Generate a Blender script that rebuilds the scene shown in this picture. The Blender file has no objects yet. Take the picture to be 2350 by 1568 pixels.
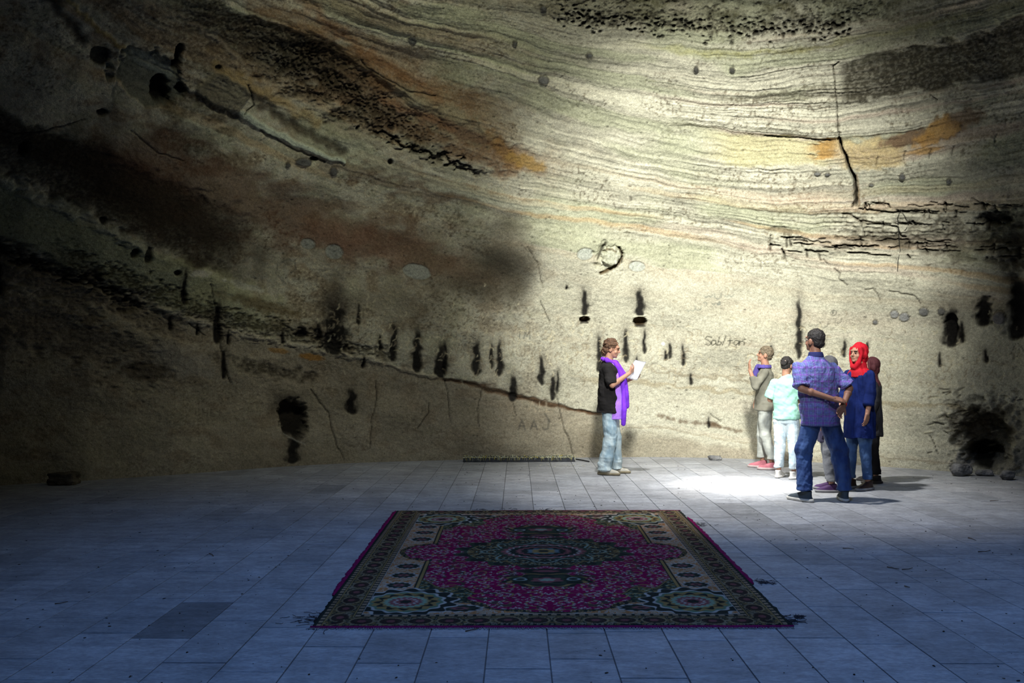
import bpy, bmesh, math, random
import numpy as np
from mathutils import Vector, Matrix, noise as mnoise
random.seed(7)
PI = math.pi
SC = bpy.context.scene
COL = SC.collection

# ------------------------------------------------------------------ camera
CAM_H = 1.40
F = 1850.0
PITCH = math.atan(51 / F)
YAW = math.atan(13 / F)
cam_d = bpy.data.cameras.new('camera')
cam_d.sensor_width = 36.0
cam_d.lens = 36.0 * F / 2350.0
cam_d.clip_end = 200
cam = bpy.data.objects.new('camera', cam_d)
COL.objects.link(cam)
cam.location = (0, 0, CAM_H)
cam.rotation_euler = (PI / 2 + PITCH, 0, YAW)
SC.camera = cam
R3 = np.array(cam.rotation_euler.to_matrix())
CP = np.array([0, 0, CAM_H])


def ray(px, py):
    d = R3 @ np.array([(px - 1175) / F, -(py - 784) / F, -1.0])
    return d


def on_floor(px, py, z=0.0):
    d = ray(px, py)
    t = (z - CAM_H) / d[2]
    p = CP + d * t
    return Vector((p[0], p[1], z))


def project(P):
    q = (P - CP) @ R3
    w = np.maximum(-q[:, 2], 0.3)
    return 1175 + F * q[:, 0] / w, 784 - F * q[:, 1] / w


# ------------------------------------------------------------------ noise
_TAB = {}


def vnoise(x, y, seed=0):
    x = np.asarray(x, np.float32)
    y = np.asarray(y, np.float32)
    xi = np.floor(x).astype(np.int32)
    yi = np.floor(y).astype(np.int32)
    fx = x - xi.astype(np.float32)
    fy = y - yi.astype(np.float32)
    fx = fx * fx * (3 - 2 * fx)
    fy = fy * fy * (3 - 2 * fy)
    if seed not in _TAB:
        _TAB[seed] = np.random.RandomState(seed * 77 + 5).rand(256, 256).astype(np.float32)
    tab = _TAB[seed]
    x0 = xi & 255
    x1 = (xi + 1) & 255
    y0 = yi & 255
    y1 = (yi + 1) & 255
    a = tab[x0, y0] * (1 - fx) + tab[x1, y0] * fx
    b = tab[x0, y1] * (1 - fx) + tab[x1, y1] * fx
    return a * (1 - fy) + b * fy


def fbm(x, y, seed=0, octv=4, gain=0.5):
    s = 0
    a = 1.0
    t = 0
    for i in range(octv):
        s = s + a * vnoise(x * 2 ** i, y * 2 ** i, seed + i)
        t += a
        a *= gain
    return s / t


def sstep(a, b, x):
    t = np.clip((x - a) / (b - a), 0, 1)
    return t * t * (3 - 2 * t)


# ------------------------------------------------------------------ objects
def tag(o, label=None, cat=None, group=None, kind=None):
    if label:
        o['label'] = label
    if cat:
        o['category'] = cat
    if group:
        o['group'] = group
    if kind:
        o['kind'] = kind
    return o


def empty(name, loc=(0, 0, 0), rz=0.0):
    o = bpy.data.objects.new(name, None)
    COL.objects.link(o)
    o.location = loc
    o.rotation_euler = (0, 0, rz)
    o.empty_display_size = 0.1
    return o


def link(name, me, mat=None, parent=None, smooth=True):
    o = bpy.data.objects.new(name, me)
    COL.objects.link(o)
    if mat:
        me.materials.append(mat)
    if smooth and len(me.polygons):
        me.polygons.foreach_set('use_smooth', [True] * len(me.polygons))
    if parent:
        o.parent = parent
    return o


def grid_mesh(name, P, nu, nv, colors=None, flip=False):
    """P: (nv*nu,3), rows v, columns u."""
    me = bpy.data.meshes.new(name)
    idx = np.arange(nu * nv).reshape(nv, nu)
    a, b, c, d = idx[:-1, :-1], idx[:-1, 1:], idx[1:, 1:], idx[1:, :-1]
    q = np.stack([a, b, c, d], -1).reshape(-1, 4)
    if flip:
        q = q[:, ::-1]
    nf = len(q)
    me.vertices.add(len(P))
    me.vertices.foreach_set('co', P.astype(np.float32).ravel())
    me.loops.add(nf * 4)
    me.loops.foreach_set('vertex_index', q.astype(np.int32).ravel())
    me.polygons.add(nf)
    me.polygons.foreach_set('loop_start', np.arange(0, nf * 4, 4, dtype=np.int32))
    me.polygons.foreach_set('use_smooth', np.ones(nf, dtype=bool))
    me.update(calc_edges=True)
    if colors is not None:
        ca = me.color_attributes.new('tint', 'FLOAT_COLOR', 'POINT')
        c4 = np.ones((len(P), 4), np.float32)
        c4[:, :3] = colors
        ca.data.foreach_set('color', c4.ravel())
    return me


# ------------------------------------------------------------------ materials
def mk(name):
    m = bpy.data.materials.new(name)
    m.use_nodes = True
    nt = m.node_tree
    b = nt.nodes['Principled BSDF']
    return m, nt, b


def noisy(name, col, rough=0.8, var=0.25, scale=12, bump=0.0, bscale=60, spec=0.3, metal=0.0, bdist=0.01):
    m, nt, b = mk(name)
    tc = nt.nodes.new('ShaderNodeTexCoord')
    n = nt.nodes.new('ShaderNodeTexNoise')
    n.inputs['Scale'].default_value = scale
    n.inputs['Detail'].default_value = 5
    nt.links.new(tc.outputs['Object'], n.inputs['Vector'])
    r = nt.nodes.new('ShaderNodeMapRange')
    r.inputs['From Min'].default_value = 0.3
    r.inputs['From Max'].default_value = 0.7
    r.inputs['To Min'].default_value = 1 - var
    r.inputs['To Max'].default_value = 1 + var
    nt.links.new(n.outputs['Fac'], r.inputs['Value'])
    mx = nt.nodes.new('ShaderNodeMix')
    mx.data_type = 'RGBA'
    mx.blend_type = 'MULTIPLY'
    mx.inputs['Factor'].default_value = 1
    mx.inputs['A'].default_value = (*col, 1)
    nt.links.new(r.outputs['Result'], mx.inputs['B'])
    nt.links.new(mx.outputs['Result'], b.inputs['Base Color'])
    b.inputs['Roughness'].default_value = rough
    b.inputs['Specular IOR Level'].default_value = spec
    b.inputs['Metallic'].default_value = metal
    if bump:
        n2 = nt.nodes.new('ShaderNodeTexNoise')
        n2.inputs['Scale'].default_value = bscale
        n2.inputs['Detail'].default_value = 4
        nt.links.new(tc.outputs['Object'], n2.inputs['Vector'])
        bp = nt.nodes.new('ShaderNodeBump')
        bp.inputs['Strength'].default_value = bump
        bp.inputs['Distance'].default_value = bdist
        nt.links.new(n2.outputs['Fac'], bp.inputs['Height'])
        nt.links.new(bp.outputs['Normal'], b.inputs['Normal'])
    return m


def attr_mat(name, rough=0.95, spec=0.15, scales=(9, 60), var=(0.25, 0.3), bumps=((25, 0.03), (110, 0.008)), strength=0.7, stretch=(1, 1, 1)):
    m, nt, b = mk(name)
    at = nt.nodes.new('ShaderNodeAttribute')
    at.attribute_name = 'tint'
    tc = nt.nodes.new('ShaderNodeTexCoord')
    mp = nt.nodes.new('ShaderNodeMapping')
    mp.inputs['Scale'].default_value = stretch
    nt.links.new(tc.outputs['Object'], mp.inputs['Vector'])
    src = at.outputs['Color']
    for s, v in zip(scales, var):
        n = nt.nodes.new('ShaderNodeTexNoise')
        n.inputs['Scale'].default_value = s
        n.inputs['Detail'].default_value = 6
        n.inputs['Roughness'].default_value = 0.7
        nt.links.new(mp.outputs['Vector'], n.inputs['Vector'])
        r = nt.nodes.new('ShaderNodeMapRange')
        r.inputs['From Min'].default_value = 0.3
        r.inputs['From Max'].default_value = 0.7
        r.inputs['To Min'].default_value = 1 - v
        r.inputs['To Max'].default_value = 1 + v
        nt.links.new(n.outputs['Fac'], r.inputs['Value'])
        mx = nt.nodes.new('ShaderNodeMix')
        mx.data_type = 'RGBA'
        mx.blend_type = 'MULTIPLY'
        mx.inputs['Factor'].default_value = 1
        nt.links.new(src, mx.inputs['A'])
        nt.links.new(r.outputs['Result'], mx.inputs['B'])
        src = mx.outputs['Result']
    nt.links.new(src, b.inputs['Base Color'])
    b.inputs['Roughness'].default_value = rough
    b.inputs['Specular IOR Level'].default_value = spec
    prev = None
    for s, dist in bumps:
        n = nt.nodes.new('ShaderNodeTexNoise')
        n.inputs['Scale'].default_value = s
        n.inputs['Detail'].default_value = 6
        nt.links.new(mp.outputs['Vector'], n.inputs['Vector'])
        bp = nt.nodes.new('ShaderNodeBump')
        bp.inputs['Strength'].default_value = strength
        bp.inputs['Distance'].default_value = dist
        nt.links.new(n.outputs['Fac'], bp.inputs['Height'])
        if prev:
            nt.links.new(prev, bp.inputs['Normal'])
        prev = bp.outputs['Normal']
    if prev:
        nt.links.new(prev, b.inputs['Normal'])
    return m


M_ROCK = attr_mat('sandstone', scales=(7, 38, 110), var=(0.12, 0.30, 0.35), bumps=((18, 0.016), (60, 0.009)))
M_FLOOR = attr_mat('stone_tile', rough=0.75, spec=0.25, scales=(2.2, 9, 45), var=(0.22, 0.28, 0.25), bumps=((6, 0.004), (60, 0.002)), strength=0.6, stretch=(0.6, 1.3, 1))
M_RUG = attr_mat('rug_pile', rough=1.0, spec=0.02, scales=(3, 220), var=(0.15, 0.3), bumps=((250, 0.004),), strength=0.8)
M_ROCKP = noisy('plain_sandstone', (0.30, 0.27, 0.19), 0.95, 0.4, 1.5, 0.8, 6, bdist=0.15)
# ------------------------------------------------------------------ rock features in image pixels
# Bedding lines, stains and cracks were traced in image pixel coordinates and are
# projected through the camera onto the rock surface itself (vertex tint + relief).
X0, Y0, X1, Y1, RS = -520, -420, 2900, 1230, 0.95
W = int((X1 - X0) * RS)
H = int((Y1 - Y0) * RS)
gx = (X0 + (np.arange(W) + 0.5) / RS).astype(np.float32)
gy = (Y0 + (np.arange(H) + 0.5) / RS).astype(np.float32)
GX, GY = np.meshgrid(gx, gy)
BED = [
    [(-520, -1700), (400, -700), (1200, -420), (1800, -350), (2350, -480), (2900, -750)],
    [(-520, -1150), (0, -700), (400, -290), (600, -160), (800, -75), (1000, -20), (1200, 12), (1300, 35), (1500, 60), (1700, 72), (1900, 62), (2100, 20), (2350, -60), (2900, -300)],
    [(-520, -1000), (0, -560), (400, -215), (600, -100), (800, -20), (950, 40), (1039, 61), (1135, 82), (1227, 112), (1397, 140), (1600, 162), (1800, 158), (1915, 150), (2100, 110), (2350, 28), (2900, -180)],
    [(-520, -860), (0, -460), (400, -150), (600, -40), (800, 35), (1000, 105), (1200, 160), (1400, 208), (1600, 238), (1800, 248), (1925, 243), (2100, 215), (2350, 165), (2900, 20)],
    [(-520, -760), (0, -380), (400, -95), (600, 5), (800, 80), (1000, 138), (1125, 163), (1240, 201), (1295, 231), (1397, 262), (1550, 293), (1750, 313), (1928, 320), (2060, 306), (2197, 272), (2350, 245), (2900, 120)],
    [(-520, -560), (0, -250), (400, 0), (600, 60), (750, 120), (850, 185), (960, 262), (1130, 330), (1261, 361), (1400, 395), (1550, 430), (1720, 452), (1850, 455), (1972, 440), (2231, 422), (2350, 402), (2900, 320)],
    [(-520, -320), (0, -90), (130, 0), (280, 110), (430, 205), (560, 265), (790, 375), (988, 435), (1150, 470), (1350, 490), (1550, 519), (1728, 555), (1929, 582), (2130, 595), (2350, 628), (2900, 680)],
    [(-520, 30), (0, 240), (200, 320), (400, 400), (600, 470), (791, 530), (944, 560), (1040, 587), (1212, 633), (1365, 675), (1600, 715), (1850, 750), (2100, 775), (2350, 800), (2900, 850)],
    [(-520, 260), (0, 409), (153, 470), (317, 555), (421, 605), (535, 650), (689, 705), (800, 735), (1000, 770), (1200, 790), (1400, 805), (1600, 820), (1800, 840), (2000, 850), (2350, 862), (2900, 880)],
    [(-520, 420), (0, 570), (115, 618), (268, 665), (400, 715), (550, 762), (700, 792), (800, 812), (906, 836), (1002, 863), (1174, 897), (1365, 943), (1600, 975), (1900, 1010), (2350, 1050), (2900, 1100)],
    [(-520, 640), (0, 748), (96, 771), (249, 805), (383, 847), (600, 885), (715, 905), (1020, 945), (1365, 998), (1700, 1040), (2350, 1110), (2900, 1170)],
    [(-520, 1300), (2900, 1300)],
]


def smooth1(v, n):
    k = np.hanning(n)
    k /= k.sum()
    return np.convolve(np.pad(v, n, mode='edge'), k, 'same')[n:-n]


YB = []
for c in BED:
    xs, ys = zip(*c)
    YB.append(smooth1(np.interp(gx, xs, ys), 71))
YB = np.array(YB, np.float32)
wy = GY + (fbm(GX / 170, GY / 90, 3, 3) - 0.5) * 26 + (fbm(GX / 30, GY / 30, 8, 2) - 0.5) * 6
S = np.zeros_like(GX)
for i in range(len(BED) - 1):
    t = (wy - YB[i]) / (YB[i + 1] - YB[i])
    S = np.where((t >= 0) & (t < 1), i + t, S)
S = np.where(wy >= YB[-1], len(BED) - 1, S)
del wy
lower = sstep(6.1, 6.7, S)                     # plain dressed rock at the bottom
left = 1 - sstep(700, 1250, GX)
right = sstep(1350, 1750, GX)
rr = lambda *c: np.array(c, np.float32)
CC = np.empty((H, W, 3), np.float32)
CC[:] = rr(0.46, 0.445, 0.345)
D = np.zeros((H, W), np.float32)               # relief, metres towards the room


def mixc(mask, col, k=1.0):
    m = np.clip(mask * k, 0, 1)[..., None]
    CC[:] = CC * (1 - m) + rr(*col) * m


lam1 = fbm(GX / 700, S * 2.6, 11, 3)
lam2 = fbm(GX / 420, S * 9, 12, 3)
lam3 = fbm(GX / 160, S * 34, 13, 2)
blot = fbm(GX / 130, GY / 80, 14, 4)
fine = fbm(GX / 7, GY / 6, 15, 3)
mul = 1 + (lam1 - 0.5) * 0.5 * (1 - 0.75 * lower) + (lam2 - 0.5) * 0.45 * (1 - 0.8 * lower) + (lam3 - 0.5) * 0.55 * (1 - 0.9 * lower) + (blot - 0.5) * 0.5 * (1 - 0.6 * lower) + (fine - 0.5) * 0.34 * (1 - 0.5 * lower)
CC *= np.clip(mul, 0.25, 2)[..., None]
lw = 1 - sstep(900, 1500, GX)
spk = fbm(GX / 4.5, GY / 4, 301, 2)
spk2 = fbm(GX / 45, GY / 30, 305, 3)
mixc(sstep(0.52, 0.75, spk2) * lw, (0.21, 0.15, 0.085), 0.65)
mixc(sstep(0.50, 0.30, spk2) * lw, (0.34, 0.34, 0.22), 0.5)
mixc(sstep(0.60, 0.72, spk) * sstep(0.42, 0.6, fbm(GX / 90, GY / 60, 307, 3)) * (1 - 0.75 * lower * (1 - lw)), (0.09, 0.07, 0.04), 0.75)
mixc(sstep(0.60, 0.72, 1 - spk) * lw, (0.52, 0.47, 0.33), 0.75)
pink = sstep(0.52, 0.7, fbm(GX / 500, S * 5, 17, 3)) * (1 - 0.5 * lower)
mixc(pink * right * (1 - lower * 0.4), (0.52, 0.42, 0.33), 0.55)
grn = sstep(0.5, 0.68, fbm(GX / 260, S * 2.2, 18, 3)) * (S < 6.5)
mixc(grn, (0.35, 0.37, 0.24), 0.6)
ora = sstep(0.6, 0.7, fbm(GX / 600, S * 7 + 9, 19, 2))
mixc(ora * sstep(4.5, 6, S) * (1 - lower * 0.9), (0.42, 0.27, 0.12), 0.5)
# relief: bedding ledges + undulation
led = fbm(GX / 900, S * 3.2, 21, 2)
st = led * 7
stp = (np.floor(st) + sstep(0.35, 0.65, st - np.floor(st))) / 7
D += (stp - 0.5) * 0.055 * (1 - 0.9 * lower)
D += (lam2 - 0.5) * 0.020 * (1 - 0.93 * lower)
D += (lam3 - 0.5) * 0.026 * (1 - 0.93 * lower) * (0.5 + 0.9 * right)
D += (fbm(GX / 330, GY / 190, 22, 3) - 0.5) * 0.34
D += (fbm(GX / 60, GY / 45, 23, 3) - 0.5) * 0.06 * (1 - 0.5 * lower) * (0.7 + 0.6 * left)
D += (fine - 0.5) * 0.014


def win(x0, y0, x1, y1):
    a = int(max(0, (x0 - X0) * RS))
    b = int(min(W, (x1 - X0) * RS + 1))
    c = int(max(0, (y0 - Y0) * RS))
    d = int(min(H, (y1 - Y0) * RS + 1))
    return slice(c, d), slice(a, b)


def put(sl, m, col, dep=0.0):
    m = np.clip(m, 0, 1)
    if col is not None:
        CC[sl] = CC[sl] * (1 - m[..., None]) + rr(*col) * m[..., None]
    D[sl] += dep * m


def blob(cx, cy, rx, ry, ang, col, k=0.8, soft=0.5, rag=0.35, ns=25, dep=0.0, speck=0.0, seed=0):
    r = max(rx, ry) * 1.7
    sl = win(cx - r, cy - r, cx + r, cy + r)
    x, y = GX[sl], GY[sl]
    if x.size == 0:
        return
    a = math.radians(ang)
    u = ((x - cx) * math.cos(a) + (y - cy) * math.sin(a)) / rx
    v = (-(x - cx) * math.sin(a) + (y - cy) * math.cos(a)) / ry
    d = np.sqrt(u * u + v * v) + (fbm(x / ns, y / ns, 31 + seed, 4) - 0.5) * 2 * rag
    m = 1 - sstep(1 - soft, 1 + soft * 0.35, d)
    if speck:
        m = m * (1 - speck * sstep(0.48, 0.6, fbm(x / 5, y / 4, 77 + seed, 3)))
    put(sl, m * k, col, dep)


def bandl(s0, s1, x0, x1, col, k=0.7, soft=0.2, rag=0.5, ns=60, fx=80, speck=0.0, dep=0.0, seed=0):
    """stain that follows the bedding between two levels."""
    sl = win(x0 - fx, -520, x1 + fx, 1230)
    x, s = GX[sl], S[sl]
    y = GY[sl]
    n = (fbm(x / ns, y / (ns * 0.5), 41 + seed, 4) - 0.5) * rag
    m = sstep(s0 - soft, s0 + soft, s + n) * (1 - sstep(s1 - soft, s1 + soft, s + n))
    m = m * sstep(x0 - fx, x0 + fx, x) * (1 - sstep(x1 - fx, x1 + fx, x))
    if speck:
        m = m * (1 - speck * sstep(0.47, 0.58, fbm(x / 5, y / 4, 87 + seed, 3)))
    put(sl, m * k, col, dep)


def stroke(pts, w, col, k=1.0, dep=0.0, jit=0.0, soft=0.6, w2=None):
    pts = [(float(a), float(b)) for a, b in pts]
    if jit:
        q = [pts[0]]
        for (ax, ay), (bx, by) in zip(pts, pts[1:]):
            n = max(1, int(math.hypot(bx - ax, by - ay) / 9))
            for i in range(1, n + 1):
                e = 0 if i == n else 1
                q.append((ax + (bx - ax) * i / n + e * random.uniform(-jit, jit), ay + (by - ay) * i / n + e * random.uniform(-jit, jit)))
        pts = q
    xs = [p[0] for p in pts]
    ys = [p[1] for p in pts]
    sl = win(min(xs) - w * 2 - 3, min(ys) - w * 2 - 3, max(xs) + w * 2 + 3, max(ys) + w * 2 + 3)
    x, y = GX[sl], GY[sl]
    if x.size == 0:
        return
    d = np.full(x.shape, 1e9, np.float32)
    n = len(pts) - 1
    for i, ((ax, ay), (bx, by)) in enumerate(zip(pts, pts[1:])):
        L = max((bx - ax) ** 2 + (by - ay) ** 2, 1e-6)
        t = np.clip(((x - ax) * (bx - ax) + (y - ay) * (by - ay)) / L, 0, 1)
        dd = np.hypot(x - ax - t * (bx - ax), y - ay - t * (by - ay))
        if w2 is not None:
            dd = dd * w / (w + (w2 - w) * (i + t) / n)
        d = np.minimum(d, dd)
    m = 1 - sstep(w * (1 - soft) * 0.5, w * 0.5 + 0.9, d)
    put(sl, m * k, col, dep)


SOOT_HOLE = (0.012, 0.011, 0.010)  # soot on the rock, also the painted shade inside holes
DKBR = (0.045, 0.033, 0.02)
RUST = (0.24, 0.125, 0.055)
LITE = (0.60, 0.60, 0.44)
GREY = (0.36, 0.38, 0.33)
CRK = (0.03, 0.024, 0.015)


def soot(x, y0, y1, w, k=0.97, dep=-0.05, lean=0):
    h = y1 - y0
    w = w * 1.3 + 1
    sl = win(x - w * 2 - 8, y0 - h * 0.45, x + w * 2 + 8, y1 + 6)
    gx_, gy_ = GX[sl], GY[sl]
    t = (gy_ - y0) / h
    xc = x + lean * (t - 1) + (vnoise(gy_ / 14, gy_ * 0 + x, 5) - 0.5) * w * 0.35
    hw = w * 0.5 * (0.3 + 0.75 * np.clip(t, 0, 1) ** 0.7) * (1 - 0.75 * sstep(0.86, 1.03, t))
    d = np.abs(gx_ - xc) / np.maximum(hw, 0.6) + (fbm(gx_ / 5, gy_ / 12, 6, 2) - 0.5) * 0.9
    m = (1 - sstep(0.55, 1.35, d)) * sstep(-0.02, 0.22, t) * (1 - sstep(0.97, 1.03, t))
    halo = np.exp(-((gx_ - xc) / (w * 0.75 + 2)) ** 2) * sstep(-0.42, 0.25, t) * (1 - sstep(0.7, 1.0, t)) * 0.45
    put(sl, halo * k, (0.05, 0.04, 0.03))
    put(sl, m * k, SOOT_HOLE, 0)
    D[sl] += dep * m * sstep(0.35, 0.8, t)


# --- broad stains
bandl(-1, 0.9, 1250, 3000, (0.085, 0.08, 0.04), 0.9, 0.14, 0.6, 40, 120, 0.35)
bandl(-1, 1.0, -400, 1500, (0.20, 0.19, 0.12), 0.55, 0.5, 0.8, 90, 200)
bandl(0.95, 1.12, 1250, 2050, CRK, 0.75, 0.05, 0.5, 10, 60, 0.75, -0.03)
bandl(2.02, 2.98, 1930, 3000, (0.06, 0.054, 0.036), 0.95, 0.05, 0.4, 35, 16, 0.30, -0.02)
bandl(2.6, 2.85, 1650, 1930, (0.12, 0.11, 0.07), 0.7, 0.06, 0.4, 25, 60, 0.5)
bandl(1.5, 1.62, 1500, 2350, (0.36, 0.34, 0.10), 0.5, 0.07, 0.3, 40, 150, 0.2)
bandl(1.15, 1.9, 1900, 2800, (0.20, 0.20, 0.13), 0.6, 0.3, 0.8, 60, 200, 0.3)
# orange ledge
bandl(4.03, 4.45, 1640, 1915, (0.46, 0.43, 0.24), 0.8, 0.05, 0.12, 40, 60, 0, -0.025)
bandl(4.05, 4.32, 1860, 1925, (0.36, 0.21, 0.06), 0.9, 0.07, 0.5, 16, 25, 0, -0.03)
bandl(4.08, 4.55, 1935, 2075, (0.44, 0.34, 0.16), 0.8, 0.08, 0.4, 24, 20, 0.15, -0.025)
blob(2085, 318, 66, 17, -12, (0.16, 0.10, 0.06), 0.9, 0.3, 0.4, 14)
blob(2160, 300, 62, 30, -25, (0.42, 0.24, 0.07), 0.85, 0.3, 0.5, 16, 0.03)
blob(2215, 270, 60, 24, -20, (0.22, 0.14, 0.08), 0.7, 0.5, 0.5, 14)
blob(2120, 345, 50, 8, -8, (0.42, 0.25, 0.08), 0.8, 0.4, 0.4, 12)
bandl(4.6, 4.9, 1930, 2700, (0.24, 0.25, 0.19), 0.6, 0.12, 0.3, 20, 60, 0.5)
# upper left rust and dark bands
bandl(4.35, 5.0, 620, 1150, (0.24, 0.14, 0.06), 0.85, 0.14, 0.6, 60, 90, 0.15)
bandl(4.9, 5.45, 700, 1240, RUST, 0.75, 0.12, 0.6, 40, 90, 0.2, -0.06)
bandl(5.1, 5.6, 560, 1010, DKBR, 0.9, 0.12, 0.7, 30, 110, 0.45, -0.05)
bandl(4.7, 5.35, 380, 860, (0.035, 0.03, 0.018), 0.92, 0.15, 0.6, 45, 120, 0.22, -0.05)
bandl(3.6, 4.4, 560, 1000, (0.21, 0.13, 0.065), 0.6, 0.25, 0.8, 50, 120)
bandl(2.1, 3.0, 700, 1150, (0.25, 0.18, 0.10), 0.5, 0.3, 0.8, 60, 150)
blob(1155, 345, 60, 24, 45, (0.30, 0.17, 0.06), 0.8, 0.5, 0.5, 14)
blob(1210, 372, 60, 16, 20, (0.38, 0.24, 0.07), 0.8, 0.5, 0.5, 14)
blob(1010, 265, 130, 40, 28, (0.33, 0.31, 0.20), 0.6, 0.4, 0.6, 20)
blob(1050, 300, 110, 20, 22, (0.15, 0.08, 0.05), 0.7, 0.5, 0.5, 16)
bandl(5.52, 5.6, 860, 1110, (0.02, 0.017, 0.012), 0.95, 0.035, 0.3, 14, 30, 0, -0.09)
bandl(5.62, 5.72, 500, 1000, (0.40, 0.36, 0.26), 0.6, 0.06, 0.3, 24, 60)
bandl(5.85, 6.03, 780, 1330, (0.55, 0.56, 0.42), 0.6, 0.05, 0.2, 30, 80)
bandl(5.2, 5.8, 100, 560, (0.13, 0.095, 0.06), 0.8, 0.3, 0.8, 40, 90, 0.5)
bandl(6.0, 6.2, 700, 1100, (0.14, 0.085, 0.05), 0.55, 0.06, 0.35, 30, 80)
stroke([(553, 262), (590, 285), (640, 312), (700, 338), (750, 360), (790, 372)], 22, (0.52, 0.58, 0.46), 0.92, 0.05, 3, 0.4, w2=10)
stroke([(600, 300), (650, 330), (700, 352), (745, 372)], 5, (0.04, 0.03, 0.02), 0.8, -0.03, 3)
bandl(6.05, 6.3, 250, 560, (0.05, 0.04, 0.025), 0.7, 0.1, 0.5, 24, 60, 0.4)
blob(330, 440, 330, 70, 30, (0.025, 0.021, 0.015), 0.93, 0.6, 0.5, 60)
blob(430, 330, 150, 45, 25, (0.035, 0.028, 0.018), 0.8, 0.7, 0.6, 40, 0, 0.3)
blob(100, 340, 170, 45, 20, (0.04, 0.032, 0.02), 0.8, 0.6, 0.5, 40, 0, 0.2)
bandl(6.65, 7.35, 250, 1010, (0.12, 0.06, 0.035), 0.72, 0.2, 0.6, 50, 110)
bandl(6.95, 7.25, 700, 1130, (0.22, 0.12, 0.075), 0.65, 0.12, 0.35, 40, 80)
bandl(7.35, 7.9, 120, 520, (0.05, 0.035, 0.022), 0.7, 0.2, 0.5, 40, 90, 0.3)
bandl(8.03, 8.9, -500, 620, (0.27, 0.29, 0.17), 0.75, 0.15, 0.5, 50, 120, 0.1, 0.05)
bandl(8.6, 9.0, 120, 900, (0.04, 0.033, 0.015), 0.8, 0.07, 0.55, 14, 60, 0.55, -0.04)
bandl(9.0, 9.1, 300, 1010, (0.46, 0.42, 0.32), 0.75, 0.04, 0.25, 12, 60, 0.3, 0.03)
bandl(9.1, 9.45, -500, 420, (0.045, 0.035, 0.02), 0.85, 0.09, 0.5, 26, 60, 0.3, -0.06)
bandl(8.9, 9.1, -500, 260, (0.05, 0.04, 0.025), 0.8, 0.06, 0.4, 22, 60, 0.3, -0.05)
bandl(9.7, 10.0, -500, 380, (0.05, 0.036, 0.022), 0.8, 0.09, 0.5, 22, 60, 0.3, -0.04)
bandl(9.9, 10.1, -500, 340, (0.05, 0.036, 0.022), 0.6, 0.06, 0.4, 22, 60, 0.2, -0.02)
bandl(9.1, 11.2, -600, 1400, (0.24, 0.20, 0.14), 0.62, 0.06, 0.25, 40, 60, 0, -0.03)
bandl(9.02, 9.17, 1000, 1400, (0.10, 0.05, 0.022), 0.95, 0.045, 0.16, 18, 50, 0, -0.03)
bandl(9.06, 9.14, 1040, 1260, (0.035, 0.02, 0.01), 0.9, 0.03, 0.12, 14, 50)
blob(640, 870, 110, 60, 0, (0.34, 0.30, 0.22), 0.55, 0.3, 0.6, 24)
blob(620, 850, 130, 20, 12, (0.03, 0.024, 0.014), 0.8, 0.6, 0.9, 16, -0.03, 0.4)
blob(716, 820, 30, 9, 8, (0.33, 0.17, 0.04), 0.9, 0.3, 0.3, 10)
blob(640, 805, 26, 7, 8, (0.30, 0.17, 0.05), 0.8, 0.3, 0.3, 10)
blob(420, 830, 90, 40, 10, (0.33, 0.31, 0.26), 0.5, 0.5, 0.7, 20)
blob(330, 855, 70, 22, 8, (0.06, 0.045, 0.03), 0.7, 0.3, 0.4, 16)
blob(510, 640, 160, 22, 22, (0.36, 0.36, 0.22), 0.7, 0.5, 0.8, 18, 0.02)
blob(560, 655, 50, 8, 18, (0.5, 0.5, 0.4), 0.8, 0.4, 0.8, 10)
blob(455, 625, 32, 10, 10, (0.48, 0.46, 0.38), 0.8, 0.4, 0.8, 10)
blob(600, 700, 110, 14, 16, (0.12, 0.085, 0.035), 0.7, 0.5, 0.6, 16)
blob(285, 700, 34, 16, 5, (0.02, 0.017, 0.012), 0.9, 0.3, 0.5, 12, -0.08)
blob(460, 600, 40, 20, 10, (0.03, 0.022, 0.014), 0.7, 0.6, 0.6, 14)
stroke([(498, 150), (560, 190), (640, 238), (730, 282)], 34, (0.36, 0.25, 0.09), 0.6, 0.02, 9, 0.9)
stroke([(575, 222), (640, 268), (700, 305), (790, 350)], 30, (0.05, 0.032, 0.018), 0.75, -0.03, 8, 0.9)
stroke([(150, -10), (215, 58), (290, 118), (350, 150)], 13, (0.36, 0.27, 0.10), 0.75, 0.02, 6, 0.9)
stroke([(100, -30), (150, 40), (195, 96)], 40, (0.03, 0.023, 0.014), 0.85, -0.03, 8, 0.9)
stroke([(430, 215), (500, 250), (545, 268)], 20, (0.04, 0.028, 0.018), 0.8, -0.03, 6, 0.9)
stroke([(300, 0), (420, 40), (500, 90), (560, 150)], 12, (0.26, 0.22, 0.16), 0.6, 0.02, 6, 0.9)
stroke([(690, 0), (800, 90), (900, 160), (1010, 230)], 40, (0.26, 0.125, 0.05), 0.55, 0, 10, 1.0)
stroke([(880, 235), (980, 272), (1040, 300)], 26, (0.26, 0.14, 0.07), 0.6, 0, 6, 1.0)
bandl(7.15, 7.96, -500, 560, (0.03, 0.023, 0.016), 0.85, 0.1, 0.35, 30, 90, 0.2, -0.04)
bandl(7.95, 8.12, -500, 330, (0.33, 0.34, 0.27), 0.8, 0.05, 0.3, 20, 60, 0.1, 0.05)
bandl(8.98, 9.12, -500, 330, (0.025, 0.02, 0.013), 0.92, 0.05, 0.4, 16, 50, 0.1, -0.06)
bandl(9.12, 9.25, -500, 330, (0.24, 0.20, 0.13), 0.7, 0.05, 0.3, 16, 50, 0.1, 0.03)
bandl(9.55, 9.65, -500, 300, (0.20, 0.16, 0.10), 0.7, 0.04, 0.4, 16, 50, 0.2, 0.02)
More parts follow.
